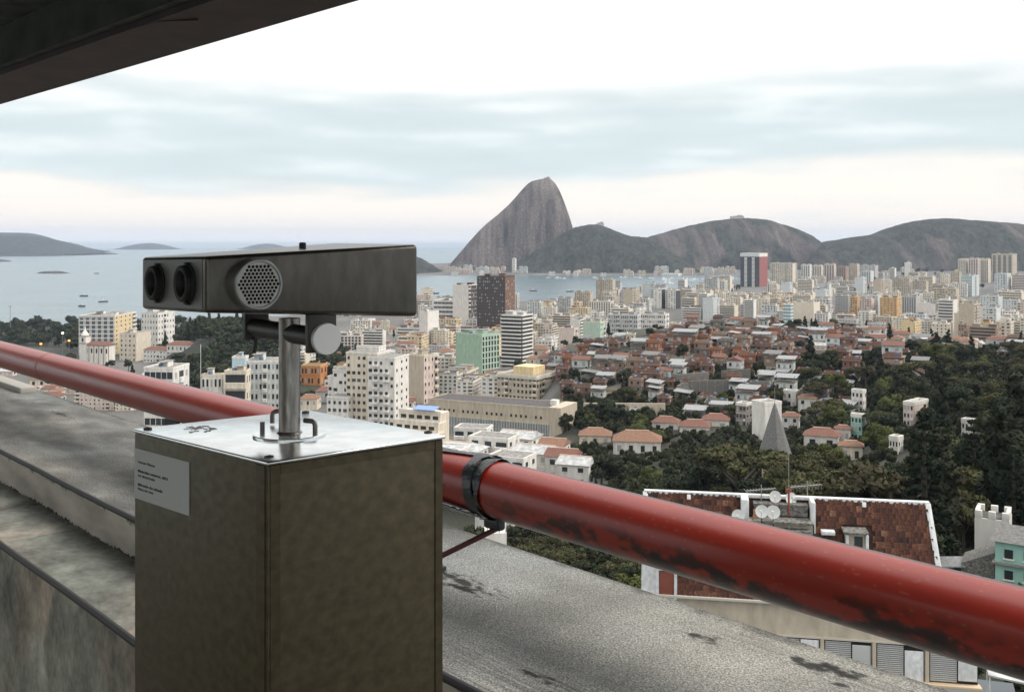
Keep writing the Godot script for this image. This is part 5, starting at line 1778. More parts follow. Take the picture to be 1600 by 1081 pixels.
	hero("grid_block", "white waterfront block with an even grid of small windows", "apartment block", "the white grid block", 220, 246, 273, 490, 530, 980, 35, {"floors": 7, "bf": 6, "bs": 6, "wall": W, "front": "small", "side": "small", "trim": W})
	hero("cream_flats", "cream stepped flats in front of the white grid block", "apartment block", "", 186, 212, 236, 522, 552, 930, 35, {"floors": 6, "bf": 4, "bs": 4, "wall": C, "front": "small", "side": "blank", "trim": C})
	church()
	var rh := [[225, 270, 541, 561, 830, "red roofed villa below the white grid block", 8.0], [262, 308, 533, 545, 860, "wide red roofed hall among trees on the left hill", 5.0], [905, 956, 668, 690, 345, "orange tiled house, left of two below the brick hillside", 6.0], [958, 1034, 672, 702, 330, "long white house with orange tiled roof beside the trees", 6.0], [1222, 1250, 644, 668, 330, "cream house with brown tiled roof right of the grey cone", 8.0], [1258, 1312, 668, 690, 300, "white house with long red tiled roof among the trees", 5.0], [1306, 1330, 664, 684, 312, "small red roofed house behind the long red roof", 6.0], [1312, 1348, 688, 712, 280, "cream house with orange roof nearest the dark woods", 6.0], [1248, 1276, 616, 640, 400, "house with orange roof above the grey cone", 7.0], [1020, 1062, 650, 668, 390, "red roofed row house at the foot of the hillside", 5.0], [1062, 1110, 655, 672, 380, "second red roofed row house at the foot of the hillside", 5.0], [1098, 1140, 646, 664, 395, "grey walled house with red roof below the brick hillside", 6.0]]
	for q in rh:
		var found := far_to((q[0] + q[1]) / 2.0, q[3] + 3.0)
		if found > 0.0: q[4] = found
		var c := pt((q[0] + q[1]) / 2.0, HZ, q[4])
		var w: float = (q[1] - q[0]) / F * q[4]
		var l: float = minf(w * 0.7, 11.0)
		var e := land_at(c) - 1.5
		var top: float = EYE + (HZ - q[2]) / F * q[4]
		var rise := l * 0.26
		var o := thing("tiled_house", Vector3(c.x, e, c.z), deg_to_rad(rng.randf_range(-22, -6)))
		tiled_house(o, w * 0.95, l, maxf(3.0, top - e - rise), [M.wall_white, M.wall_cream, M.wall_white][rng.randi() % 3], M.tile_orange if "orange" in q[5] else M.tile_red, l * 0.4, maxi(1, int((top - e - rise) / 3.2)), rise)
		tag(o, q[5], "house", "tiled houses")
		hold(o.position, o.rotation.y, w, l)
		kept.append([q[0], q[1], q[2], q[3], q[4]])
	hero("white_warehouse", "plain white walled building left of the grey cone", "building", "the plain white building", 1175, 1196, 1222, 633, 664, 330, 50, {"floors": 3, "bf": 2, "bs": 3, "wall": W, "front": "blank", "side": "blank", "trim": W, "hut": false})
	var tall := [[1331, 1349, 1354, 613, 640, 350, "wall_white", "tall narrow white house in the woods"], [1330, 1347, 1353, 652, 684, 300, "aqua", "narrow pale green house under the tall white one"], [1412, 1428, 1452, 633, 660, 340, "wall_pink", "pale house in the dark woods on the slope"], [1503, 1520, 1527, 661, 678, 300, "wall_white", "small white house deep in the dark woods"], [1390, 1404, 1412, 688, 706, 270, "wall_white", "white house with green veranda in the woods"], [1224, 1244, 1250, 614, 632, 410, "wall_white", "white house with arches above the grey cone"], [1150, 1166, 1176, 634, 664, 350, "block_grey", "grey house with red balconies left of the plain white building"]]
	for q in tall:
		var found := far_to(q[1], q[4] + 3.0)
		if found > 0.0: q[5] = found
		hero("wood_house", q[7], "house", "", q[0], q[1], q[2], q[3], q[4], q[5], 25, {"floors": 2 if q[4] - q[3] < 24 else 3, "bf": 3, "bs": 2, "wall": M[q[6]], "front": "grid", "side": "small", "trim": M.wall_white, "hut": false, "roof": M.roof_grey})

func stripes() -> void:
	# white window strips and crown of the black tower
	var o: Node3D = get_node("striped_tower")
	var h := hotel_h(o)
	var w: float = o.get_meta("w")
	var l: float = 0.0
	var z: float = (o.get_node("wall") as MeshInstance3D).mesh.get_aabb().end.z
	for x in [-0.22, 0.18]:
		var st := mb()
		for f in 27: box(st, Vector3(w * x, h - 3.0 - f * 3.3, z), Vector3(w * 0.15, 2.2, 0.6))
		put("white_strip", st, M.wall_white, o, "stuff")
	put("crown", box_mesh(Vector3(-w * 0.03, h + 4.2, 0.4), Vector3(w * 0.96, 8.6, z * 2.0 + 0.8)), M.wall_pale, o)

func hotel_h(o: Node3D) -> float:
	# height, width and depth of a block, read back from its wall
	var b: AABB = (o.get_node("wall") as MeshInstance3D).mesh.get_aabb()
	o.set_meta("w", b.size.x)
	o.set_meta("l", b.size.z if b.size.z > 1.0 else 10.0)
	return b.end.y

func office_front(o: Node3D) -> void:
	var h := hotel_h(o)
	var w: float = o.get_meta("w")
	var l: float = o.get_meta("l")
	var k := 0
	for i in 23:
		var st := mb()
		var x := -w / 2 + w * (0.06 + 0.80 * i / 22.0)
		box(st, Vector3(x, h - 3.8, l / 2), Vector3(0.85, 1.1, 0.12))
		put("window", st, M.glass_dark if i % 5 else M.blind, o)
	var g := mb()
	box(g, Vector3(-w * 0.03, h - 9.9, l / 2), Vector3(w * 0.92, 7.4, 0.1))
	put("glazing", g, M.glass_mid, o)
	for i in 78:
		var f := mb()
		box(f, Vector3(-w * 0.488 + w * 0.92 * i / 77.0, h - 9.9, l / 2 + 0.25), Vector3(0.22, 7.5, 0.5))
		put("fin", f, M.wall_pale, o)
	for y in [h - 6.2, h - 9.9, h - 13.6]:
		var f := mb()
		box(f, Vector3(-w * 0.03, y, l / 2 + 0.1), Vector3(w * 0.92, 0.3, 0.3))
		put("transom", f, M.wall_beige, o)
	put("end_block", box_mesh(Vector3(w / 2 - 2.4, h / 2 + 0.3, 0.1), Vector3(5.2, h + 0.6, l + 0.4)), M.wall_beige, o)
	put("roof_house", box_mesh(Vector3(w / 2 - 6.0, h + 1.0, 0.0), Vector3(2.8, 2.6, 2.8)), M.wall_white, o)

func white_complex() -> void:
	# one stepped block of flats: five volumes grown together
	var d := 440.0
	var o := thing("stepped_flats", pt(590, HZ, d), -0.28)
	var e := land(590, d) - 1.0
	o.position.y = e
	tag(o, "big stepped block of cream white flats behind the pedestal", "apartment block")
	var m := d / F
	var H := func(py: float) -> float: return EYE + (HZ - py) * m - e
	var vol := [[548, 600, 551, 14.0, 0.0, "grid", 6, 11], [590, 634, 556, 16.0, 3.5, "terrace", 5, 11], [520, 556, 580, 12.0, -3.0, "small", 4, 8], [525, 560, 618, 12.0, 5.5, "small", 4, 6], [506, 530, 592, 10.0, -6.0, "small", 3, 7], [560, 597, 543, 8.0, -3.5, "blank", 3, 11]]
	for v in vol:
		var x0: float = (v[0] - 590.0) * m
		var x1: float = (v[1] - 590.0) * m
		var h: float = H.call(v[2])
		var w := x1 - x0
		var wing := put("wing", box_mesh(Vector3((x0 + x1) / 2, h / 2, v[4] - v[3] / 2 + 7.0), Vector3(w, h, v[3])), M.wall_white if v[0] != 548 else M.wall_cream, o)
		var zf: float = v[4] + 7.0
		put("roof_edge", box_mesh(Vector3((x0 + x1) / 2, h + 0.35, v[4] - v[3] / 2 + 7.0), Vector3(w + 0.3, 0.7, v[3] + 0.3)), M.wall_white, wing)
		put("roof_deck", box_mesh(Vector3((x0 + x1) / 2, h + 0.72, v[4] - v[3] / 2 + 7.0), Vector3(w - 0.5, 0.1, v[3] - 0.5)), M.roof_grey, wing)
		if v[5] == "blank": continue
		var fl: int = v[7]
		var fh := 3.15
		for f in fl:
			var y := h - fh * (f + 0.55)
			if y < 2.0: break
			for b in v[6]:
				if rng.randf() < 0.12: continue
				var x: float = x0 + w * (b + 0.5) / v[6]
				var ww: float = w / v[6] * rng.randf_range(0.4, 0.72)
				var st := mb()
				box(st, Vector3(x, y, zf), Vector3(ww, 1.35, 0.12))
				put("window", st, M.glass_dark if rng.randf() < 0.7 else M.glass_mid, wing)
				if v[5] == "terrace" and b in [1, 3]:
					st = mb()
					box(st, Vector3(x, y - 1.05, zf + 0.75), Vector3(w / v[6] * 1.1, 0.85, 1.5))
					put("balcony", st, M.wall_white, wing)
			for b in 3:
				if rng.randf() < 0.3: continue
				var st := mb()
				box(st, Vector3(x1, y, v[4] + 7.0 - v[3] * (b + 0.5) / 3.0), Vector3(0.12, 1.25, 1.3))
				put("window", st, M.glass_dark, wing)
	hold(o.position, o.rotation.y, 44.0, 30.0)
	kept.append([505, 640, 545, 662, d])
	marks.append(["the stepped cream flats", 570, 65, d, 610])
	# the terraced block in front of it, with a blue awning
	var d2 := 370.0
	var e2 := land(650, d2) - 1.0
	var t := thing("terraced_flats", pt(652, HZ, d2), -0.42)
	t.position.y = e2
	tag(t, "low cream terraced flats with a blue awning beside the pedestal top", "apartment block")
	var m2 := d2 / F
	for k in 3:
		var h: float = EYE + (HZ - (645.0 + k * 14.0)) * m2 - e2
		var st := mb()
		box(st, Vector3(0, h / 2, 3.0 * k - 5.0), Vector3(17.0 + k * 1.5, h, 7.0))
		var tr := put("terrace_floor", st, M.wall_cream, t)
		for b in 5:
			st = mb()
			box(st, Vector3(-6.6 + b * 3.3, h - 1.7, 3.0 * k - 1.5), Vector3(2.2, 1.3, 0.12))
			put("window", st, M.glass_dark, tr)
		st = mb()
		rbox(st, Vector3(0, h + 0.4, 3.0 * k - 1.6), Vector3(17.4 + k * 1.5, 0.9, 0.25), 0.05)
		put("parapet", st, M.wall_white, tr)
	var ha: float = EYE + (HZ - 640.0) * m2 - e2
	var aw := mb()
	var c := []
	for k in 8: c.append(Vector3(-2.0 + (9.0 if k & 1 else 0.0), ha + (0.12 if k & 2 else 0.0) + (0.9 if not k & 4 else 0.0), -4.0 + (4.0 if k & 4 else 0.0)))
	hexa(aw, c)
	put("awning", aw, M.awning_blue, t)
	hold(t.position, t.rotation.y, 20.0, 16.0)
	kept.append([605, 690, 640, 685, d2])
	marks.append(["the blue awning", 650, 40, d2, 660])

func church() -> void:
	var d := 900.0
	var e := land(148, d) - 1.0
	var m := d / F
	var o := thing("church", pt(150, HZ, d), -0.25)
	o.position.y = e
	tag(o, "white baroque church with dark trim and one bell tower", "church")
	var top: float = EYE + (HZ - 538.0) * m - e
	put("nave", box_mesh(Vector3(2.5, top / 2, 0), Vector3(24, top, 12)), M.wall_white, o)
	var st := mb()
	roof_mesh(st, Vector3(2.5, top, 0), 24, 12, 3.0, 4.0, 0.7)
	put("roof", st, M.tile_red, o)
	var tt: float = EYE + (HZ - 524.0) * m - e
	var tower := put("bell_tower", box_mesh(Vector3(-8.5, tt / 2, 4.2), Vector3(6.5, tt, 6.5)), M.wall_white, o)
	st = mb()
	lathe(st, Vector3(-8.5, tt, 4.2), Vector3.UP, [[3.4, 0.0], [3.2, 0.8], [2.2, 2.8], [1.2, 4.0], [0.5, 5.6], [0.2, 8.0], [0.0, 8.2]], 8)
	put("spire", st, M.wall_white, tower)
	st = mb()
	box(st, Vector3(-8.5, tt - 3.5, 7.5), Vector3(1.8, 3.2, 0.15))
	put("belfry_opening", st, M.glass_dark, tower)
	for y in [top - 0.3, tt - 0.2, tt - 6.5]:
		st = mb()
		if y == top - 0.3: box(st, Vector3(2.5, y, 0), Vector3(24.8, 0.7, 12.8))
		else: box(st, Vector3(-8.5, y, 4.2), Vector3(7.2, 0.7, 7.2))
		put("cornice", st, M.wall_tan, o)
	for k in 5:
		st = mb()
		box(st, Vector3(-5.5 + k * 5.0, top - 5.0, 6.02), Vector3(1.5, 4.0, 0.14))
		put("window", st, M.glass_dark, o)
		st = mb()
		box(st, Vector3(-3.1 + k * 4.9, top / 2, 6.05), Vector3(0.7, top, 0.3))
		put("pilaster", st, M.wall_tan, o)
	hold(o.position, o.rotation.y, 28, 16)
	kept.append([122, 172, 510, 560, d])
	marks.append(["the white church", 148, 26, d, 535])

func near_things() -> void:
	# a slate cone, the spire of a house hidden in the trees
	var d := 232.0
	var o := thing("cone_spire", pt(1211, HZ, d), 0.3)
	o.position.y = land(1211, d) - 1.0
	var tip: float = EYE + (HZ - 629.0) / F * d - o.position.y
	var st := mb()
	lathe(st, Vector3(0, tip - 11.6, 0), Vector3.UP, [[3.0, -0.4], [3.8, 0.0], [3.6, 0.5], [2.1, 5.4], [0.6, 10.2], [0.1, 11.5], [0.0, 11.6]], 9, false)
	put("spire_roof", st, M.cone, o)
	st = mb()
	lathe(st, Vector3.ZERO, Vector3.UP, [[3.0, 0.0], [3.0, tip - 11.4], [0.0, tip - 11.4]], 9, false)
	put("round_tower", st, M.wall_beige, o)
	st = mb()
	rod(st, Vector3(0, tip - 0.2, 0), Vector3(0, tip + 3.4, 0), 0.06, 6)
	put("finial", st, M.aerial, o)
	tag(o, "grey slate cone spire with thin finial rising from the trees", "spire")
	hold(o.position, 0, 7, 7)
	kept.append([1180, 1238, 625, 672, d])
	marks.append(["the grey cone spire", 1210, 26, d, 660])
	# white battlemented tower and the green house at the right edge
	d = 108.0
	o = thing("battlement_tower", pt(1553, HZ, d + 6), -0.52)
	o.position.y = land(1553, d) - 2.0
	var top: float = EYE + (HZ - 806.0) / F * (d + 6) - o.position.y
	put("wall", box_mesh(Vector3(0, top / 2, 0), Vector3(3.5, top, 3.5)), M.wall_white, o)
	for k in 12:
		var a := k / 3
		var f := (k % 3) * 1.36 - 1.36
		var p: Vector3 = [Vector3(f, 0, 1.55), Vector3(f, 0, -1.55), Vector3(1.55, 0, f * 0.55), Vector3(-1.55, 0, f * 0.55)][a]
		st = mb()
		rbox(st, p + Vector3(0, top + 0.42, 0), Vector3(0.72 if a < 2 else 0.4, 0.84, 0.4 if a < 2 else 0.62), 0.03)
		put("merlon", st, M.wall_white, o)
	put("roof_well", box_mesh(Vector3(0, top + 0.06, 0), Vector3(2.9, 0.1, 2.9)), M.roof_dark, o)
	tag(o, "white tower with battlements beside the dark woods", "tower")
	hold(o.position, 0, 5, 5)
	kept.append([1526, 1582, 788, 850, d + 14.0])
	marks.append(["the white battlement tower", 1553, 26, d, 825])
	d = 100.0
	o = thing("green_house", pt(1588, HZ, d), -0.62)
	o.position.y = land(1588, d) - 2.0
	top = EYE + (HZ - 838.0) / F * d - o.position.y
	put("wall", box_mesh(Vector3(1.2, top / 2, 0), Vector3(5.2, top, 5.0)), M.aqua, o)
	st = mb()
	roof_mesh(st, Vector3(1.2, top, 0), 5.2, 5.0, 1.1, 0.4, 0.45)
	put("roof", st, M.sheet_dark, o)
	for k in 3:
		var y := top - 1.15 - k * 2.0
		for x in [-0.2, 1.5, 3.0]:
			st = mb()
			box(st, Vector3(x, y, 2.5), Vector3(0.75 if k < 2 else 1.1, 0.85, 0.1))
			var wn := put("window", st, M.glass_dark, o)
			st = mb()
			box(st, Vector3(x, y - 0.5, 2.55), Vector3(1.0, 0.12, 0.25))
			put("sill", st, M.wall_white, wn)
			st = mb()
			box(st, Vector3(-1.4, y, x * 0.6 - 0.8), Vector3(0.1, 0.8, 0.6))
			put("window", st, M.glass_dark, o)
		st = mb()
		box(st, Vector3(1.2, y - 0.95, 0.0), Vector3(5.7, 0.16, 5.9))
		put("floor_ledge", st, M.slab, o)
	tag(o, "pale green three storey house at the right edge below the woods", "house")
	hold(o.position, 0, 9, 9)
	kept.append([1550, 1600, 822, 910, d])
	o = thing("old_shed", pt(1531, HZ, 103), -0.5)
	o.position.y = land(1531, 103) - 2.0
	top = EYE + (HZ - 868.0) / F * 103 - o.position.y
	var sc := []
	for k in 8: sc.append(Vector3((float(k & 1) - 0.5) * 3.0, (top + (1.0 if k & 1 else -0.4)) if k & 2 else 0.0, (float(k >> 2) - 0.5) * 4.0))
	st = mb()
	hexa(st, sc)
	put("wall", st, M.stained, o)
	st = mb()
	box(st, Vector3(-2.9, top - 1.0, 0.3), Vector3(3.6, 0.14, 3.8), Basis(Vector3.BACK, 0.16))
	put("sheet_roof", st, M.sheet, o)
	put("lean_to", box_mesh(Vector3(-2.9, (top - 1.4) / 2, 0.3), Vector3(3.0, top - 1.4, 3.2)), M.block_grey, o)
	tag(o, "weathered beige shed wall with blue grey sheet roof beside the green house", "shed")
	hold(o.position, 0, 6, 6)
	kept.append([1475, 1555, 852, 895, 103])
	# bottom right corner: a blue grey roof and a canopy on posts
	o = thing("sheet_roof_house", pt(1530, HZ, 63), -0.3)
	o.position.y = EYE + (HZ - 1125.0) / F * 63
	st = mb()
	box(st, Vector3(0, 1.0, 0), Vector3(4.6, 0.12, 5.0), Basis(Vector3.RIGHT, 0.2))
	put("roof", st, M.glass_mid, o)
	put("wall", box_mesh(Vector3(0, -2.4, 0), Vector3(4.2, 6.0, 4.6)), M.wall_grey, o)
	tag(o, "house with blue grey sheet roof at the corner below the rail", "house")
	o = thing("canopy", pt(1588, HZ, 62), -0.35)
	o.position.y = EYE + (HZ - 1120.0) / F * 62
	st = mb()
	box(st, Vector3(0, 2.5, 0), Vector3(3.2, 0.10, 2.0), Basis(Vector3.BACK, -0.10))
	put("canopy_sheet", st, M.roof_light, o)
	for s in [[-1.5, 0.9], [1.5, 0.9], [-1.5, -0.9], [1.5, -0.9]]:
		st = mb()
		rod(st, Vector3(s[0], -2.0, s[1]), Vector3(s[0], 2.45 - s[0] * 0.1, s[1]), 0.05, 6)
		put("post", st, M.white_trim, o)
	put("terrace_floor", box_mesh(Vector3(0, -2.1, 0), Vector3(4.4, 0.3, 3.4)), M.roof_dark, o)
	tag(o, "white sheet canopy on thin posts under the rail end", "canopy")
	# a white parapet with posts between the rail and the coping
	o = thing("roof_balustrade", pt(774, HZ, 130), 0.1)
	o.position.y = land(774, 130)
	top = EYE + (HZ - 828.0) / F * 130 - o.position.y
	put("wall", box_mesh(Vector3(0, top / 2, 0), Vector3(2.6, top, 3.0)), M.wall_white, o)
	for k in 4:
		st = mb()
		rbox(st, Vector3(-1.15 + k * 0.77, top + 0.6, 1.35), Vector3(0.16, 1.3, 0.16), 0.02)
		put("post", st, M.wall_white, o)
	st = mb()
	box(st, Vector3(0, top + 0.7, 1.35), Vector3(2.4, 0.08, 0.08))
	put("rail", st, M.wall_white, o)
	tag(o, "small white rooftop balustrade seen between the taped rail and coping", "balustrade")
	hold(o.position, 0, 4, 4)
	kept.append([756, 792, 812, 842, 130])
	# white and grey roofs crowded below the long office
	var roofs := [[720, 690, 305, 14.0, 9.0, "roof_light", 1, "pale sheet roof with hipped ends beside the pedestal edge"], [772, 682, 312, 13.0, 9.0, "roof_grey", 0, "grey flat roof with parapet among the crowded roofs"], [838, 694, 300, 12.0, 9.0, "roof_light", 1, "bright white gabled roof near the tape binding"], [800, 712, 285, 11.0, 9.0, "roof_grey", 0, "grey flat roof with dark veranda above the rail"], [752, 715, 290, 12.0, 8.0, "roof_grey", 0, "weathered flat roof just above the tape binding"], [880, 700, 295, 9.0, 7.0, "tile_red", 1, "small red roofed house at the end of the white row"], [812, 672, 330, 12.0, 9.0, "roof_light", 1, "white sheet roof under the long beige office"], [866, 684, 318, 8.0, 8.0, "tile_orange", 1, "orange roofed house right of the bright white gable"], [740, 668, 335, 11.0, 8.0, "roof_grey", 0, "grey roof terrace under the fins of the office"], [700, 700, 300, 11.0, 9.0, "roof_light", 0, "pale flat roof tucked against the pedestal"], [780, 742, 262, 10.0, 8.0, "roof_grey", 0, "white walled house with grey roof touching the rail"], [900, 712, 285, 9.0, 7.0, "roof_light", 1, "cream gabled house beside the dark round tree"]]
	for q in roofs:
		var c := pt(q[0], HZ, q[2])
		var e := land_at(c) - 1.0
		var topy: float = EYE + (HZ - q[1]) / F * q[2]
		o = thing("town_house", Vector3(c.x, e, c.z), -0.35 + rng.randf_range(-0.12, 0.12))
		var h: float = maxf(topy - e, 4.0)
		if q[6] == 1:
			tiled_house(o, q[3], q[4], h - 1.8, M.wall_white, M[q[5]], 0.4 if q[0] != 720 else 3.5, maxi(1, int(h / 3.4)), 1.8)
		else:
			block(o, {"w": q[3], "l": q[4], "h": h, "floors": maxi(1, int(h / 3.2)), "wall": M.wall_white if q[0] != 752 else M.wall_grey, "front": "grid", "side": "small", "roof": M[q[5]], "hut": false, "parapet": 0.6})
		tag(o, q[7], "house", "crowded roofs below the long office")
		hold(o.position, o.rotation.y, q[3], q[4])
		kept.append([q[0] - 14, q[0] + 14, q[1], q[1] + 12, q[2]])

func protos_of_town() -> Array:
	var out := []
	var walls := ["wall_white", "wall_cream", "wall_pink", "wall_grey", "wall_pale", "wall_white", "wall_cream", "wall_beige", "wall_yellow", "wall_white"]
	var words := {"wall_white": "white", "wall_cream": "cream", "wall_pink": "pinkish", "wall_grey": "grey", "wall_pale": "pale grey", "wall_beige": "beige", "wall_yellow": "yellowish"}
	var fronts := ["grid", "balcony", "grid", "band", "small", "slab", "grid", "balcony", "small", "grid"]
	for k in 34:
		var o := Node3D.new()
		var wn: String = walls[k % walls.size()]
		var fl: int = [4, 6, 8, 5, 10, 7, 3, 12, 6][k % 9]
		var fr: String = fronts[(k * 7 + k / 10) % 10]
		var q := {"w": rng.randf_range(13, 34), "l": rng.randf_range(10, 17), "h": fl * 3.05 + 5.0, "plinth": 4.0, "floors": fl, "wall": M[wn], "front": fr, "side": ["small", "blank", "grid"][k % 3], "trim": M[["wall_white", wn, "wall_cream"][k % 3]], "roof": M[["roof_grey", "roof_light", "roof_grey", "tile_red", "roof_dark"][k % 5]], "glass": M[["glass_dark", "glass_mid"][k % 2]], "back": false}
		block(o, q)
		o.set_meta("stem", "banded_flats" if fr in ["band", "slab"] else "apartment_block")  # all are filler flats
		o.set_meta("size", Vector3(q.w, q.h, q.l))
		o.set_meta("words", "%s %s-storey block%s" % [words[wn], ["three", "four", "five", "six", "seven", "eight", "nine", "ten", "eleven", "twelve"][fl - 3], {"grid": "", "balcony": " with balconies", "band": " with strip windows", "small": "", "slab": " with tall bays"}[fr]])
		out.append(o)
	return out

func place(protos: Array, n: int, x0: float, x1: float, y0: float, y1: float, dmin: float, dmax: float, cat: String, group: String, turn: float, gap: float, scale_lo := 0.85, scale_hi := 1.15, cap := 1e9) -> int:
	var made := 0
	var tries := 0
	while made < n and tries < n * 14:
		tries += 1
		var px := rng.randf_range(x0, x1)
		var py := rng.randf_range(y0, y1)
		var d := far_to(px, py)
		if d < dmin or d > dmax: continue
		var p: Node3D = protos[rng.randi() % protos.size()]
		var size: Vector3 = p.get_meta("size")
		var sc := rng.randf_range(scale_lo, scale_hi)
		if size.y * sc > cap: continue
		var c := pt(px, HZ, d)
		if land(px, d) < 1.5: continue
		if not is_free(c, minf(size.x, size.z) * sc * 0.5 + gap): continue
		var top := HZ + F * (EYE - (land(px, d) + size.y * sc - 4.0)) / d
		if top < 401.0 and px > 600: continue
		if hides(px, size.x * sc * 0.5 / d * F, top, py, d): continue
		var o := copy(p)
		o.position = Vector3(c.x, land(px, d) - 4.0 * sc, c.z)
		o.rotation.y = deg_to_rad(turn + rng.randf_range(-6, 6) + (90.0 if rng.randf() < 0.25 else 0.0)) - atan((px - 800.0) / F)
		o.scale = Vector3(sc, sc, sc)
		o.set_meta("category", cat)
		o.set_meta("group", group)
		o.remove_meta("label")
		hold(o.position, o.rotation.y, size.x * sc, size.z * sc)
		later(o, p.get_meta("words"), px, (top + py) / 2.0, d)
		for mm in ["stem", "size", "words"]: o.remove_meta(mm)
		made += 1
	return made

func town() -> void:
	var P := protos_of_town()
	var low := []
	for k in 7:
		var o := Node3D.new()
		var w := rng.randf_range(9, 15)
		var l := rng.randf_range(7, 10)
		tiled_house(o, w, l, 8.0 + (k % 2) * 2.5, M[["wall_white", "wall_cream", "wall_pink", "wall_grey"][k % 4]], M[["tile_red", "tile_orange", "roof_light", "tile_red"][k % 4]], [0.4, 3.0][k % 2], 2, 2.2)
		o.set_meta("stem", "town_house")
		o.set_meta("size", Vector3(w, 10.2, l))
		o.set_meta("words", "%s house with %s roof" % [["white", "cream", "pinkish", "grey"][k % 4], ["red tiled", "orange tiled", "white sheet", "red tiled"][k % 4]])
		low.append(o)
	# nearest first, so that what stands in front finds its room
	place(low, 46, 440, 900, 520, 640, 480, 1100, "house", "small houses of the town", -12, 0.5)
	place(P, 60, 640, 1010, 485, 560, 700, 1600, "apartment block", "flats of the town", -20, 2.0, 0.8, 1.1, 26.0)
	place(P, 16, 530, 700, 492, 556, 600, 1900, "apartment block", "flats of the town", -20, 1.0, 0.6, 0.9, 24.0)
	place(P, 30, 500, 692, 442, 494, 1050, 1900, "apartment block", "flats of the town", -20, 2.0, 0.8, 1.1)
	place(low, 40, 520, 900, 490, 580, 500, 1500, "house", "small houses of the town", -12, 0.2, 1.0, 1.5)
	place(P, 22, 440, 780, 560, 640, 450, 760, "apartment block", "flats of the town", -18, 1.0, 0.6, 0.85, 24.0)
	place(low, 26, 10, 260, 560, 640, 380, 820, "house", "small houses of the town", -25, 0.5)
	place(P, 16, 0, 250, 585, 640, 330, 620, "apartment block", "flats of the town", -25, 1.0, 0.55, 0.8, 24.0)
	place(P, 62, 690, 1160, 468, 500, 1000, 2200, "apartment block", "flats of the town", -18, 2.0, 0.85, 1.15)
	place(P, 26, 1010, 1240, 452, 480, 1300, 3000, "apartment block", "flats of the town", -18, 2.0, 0.9, 1.2)
	place(low, 26, 1200, 1630, 518, 552, 420, 1000, "house", "small houses of the town", -12, 0.2, 0.6, 0.85)
	place(P, 86, 1160, 1625, 485, 545, 950, 1800, "apartment block", "flats of the town", -14, 2.0, 0.85, 1.15)
	place(P, 78, 1190, 1625, 446, 487, 1400, 3300, "apartment block", "flats of the town", -14, 2.0, 0.9, 1.15)
	place(P, 44, 1205, 1625, 428, 448, 2100, 3700, "apartment block", "flats of the town", -14, 3.0, 0.9, 1.2)
	place(low, 70, 1165, 1625, 436, 500, 1100, 3500, "house", "small houses of the town", -14, 1.0, 1.1, 1.7)
	for o in P: o.free()
	for o in low: o.free()

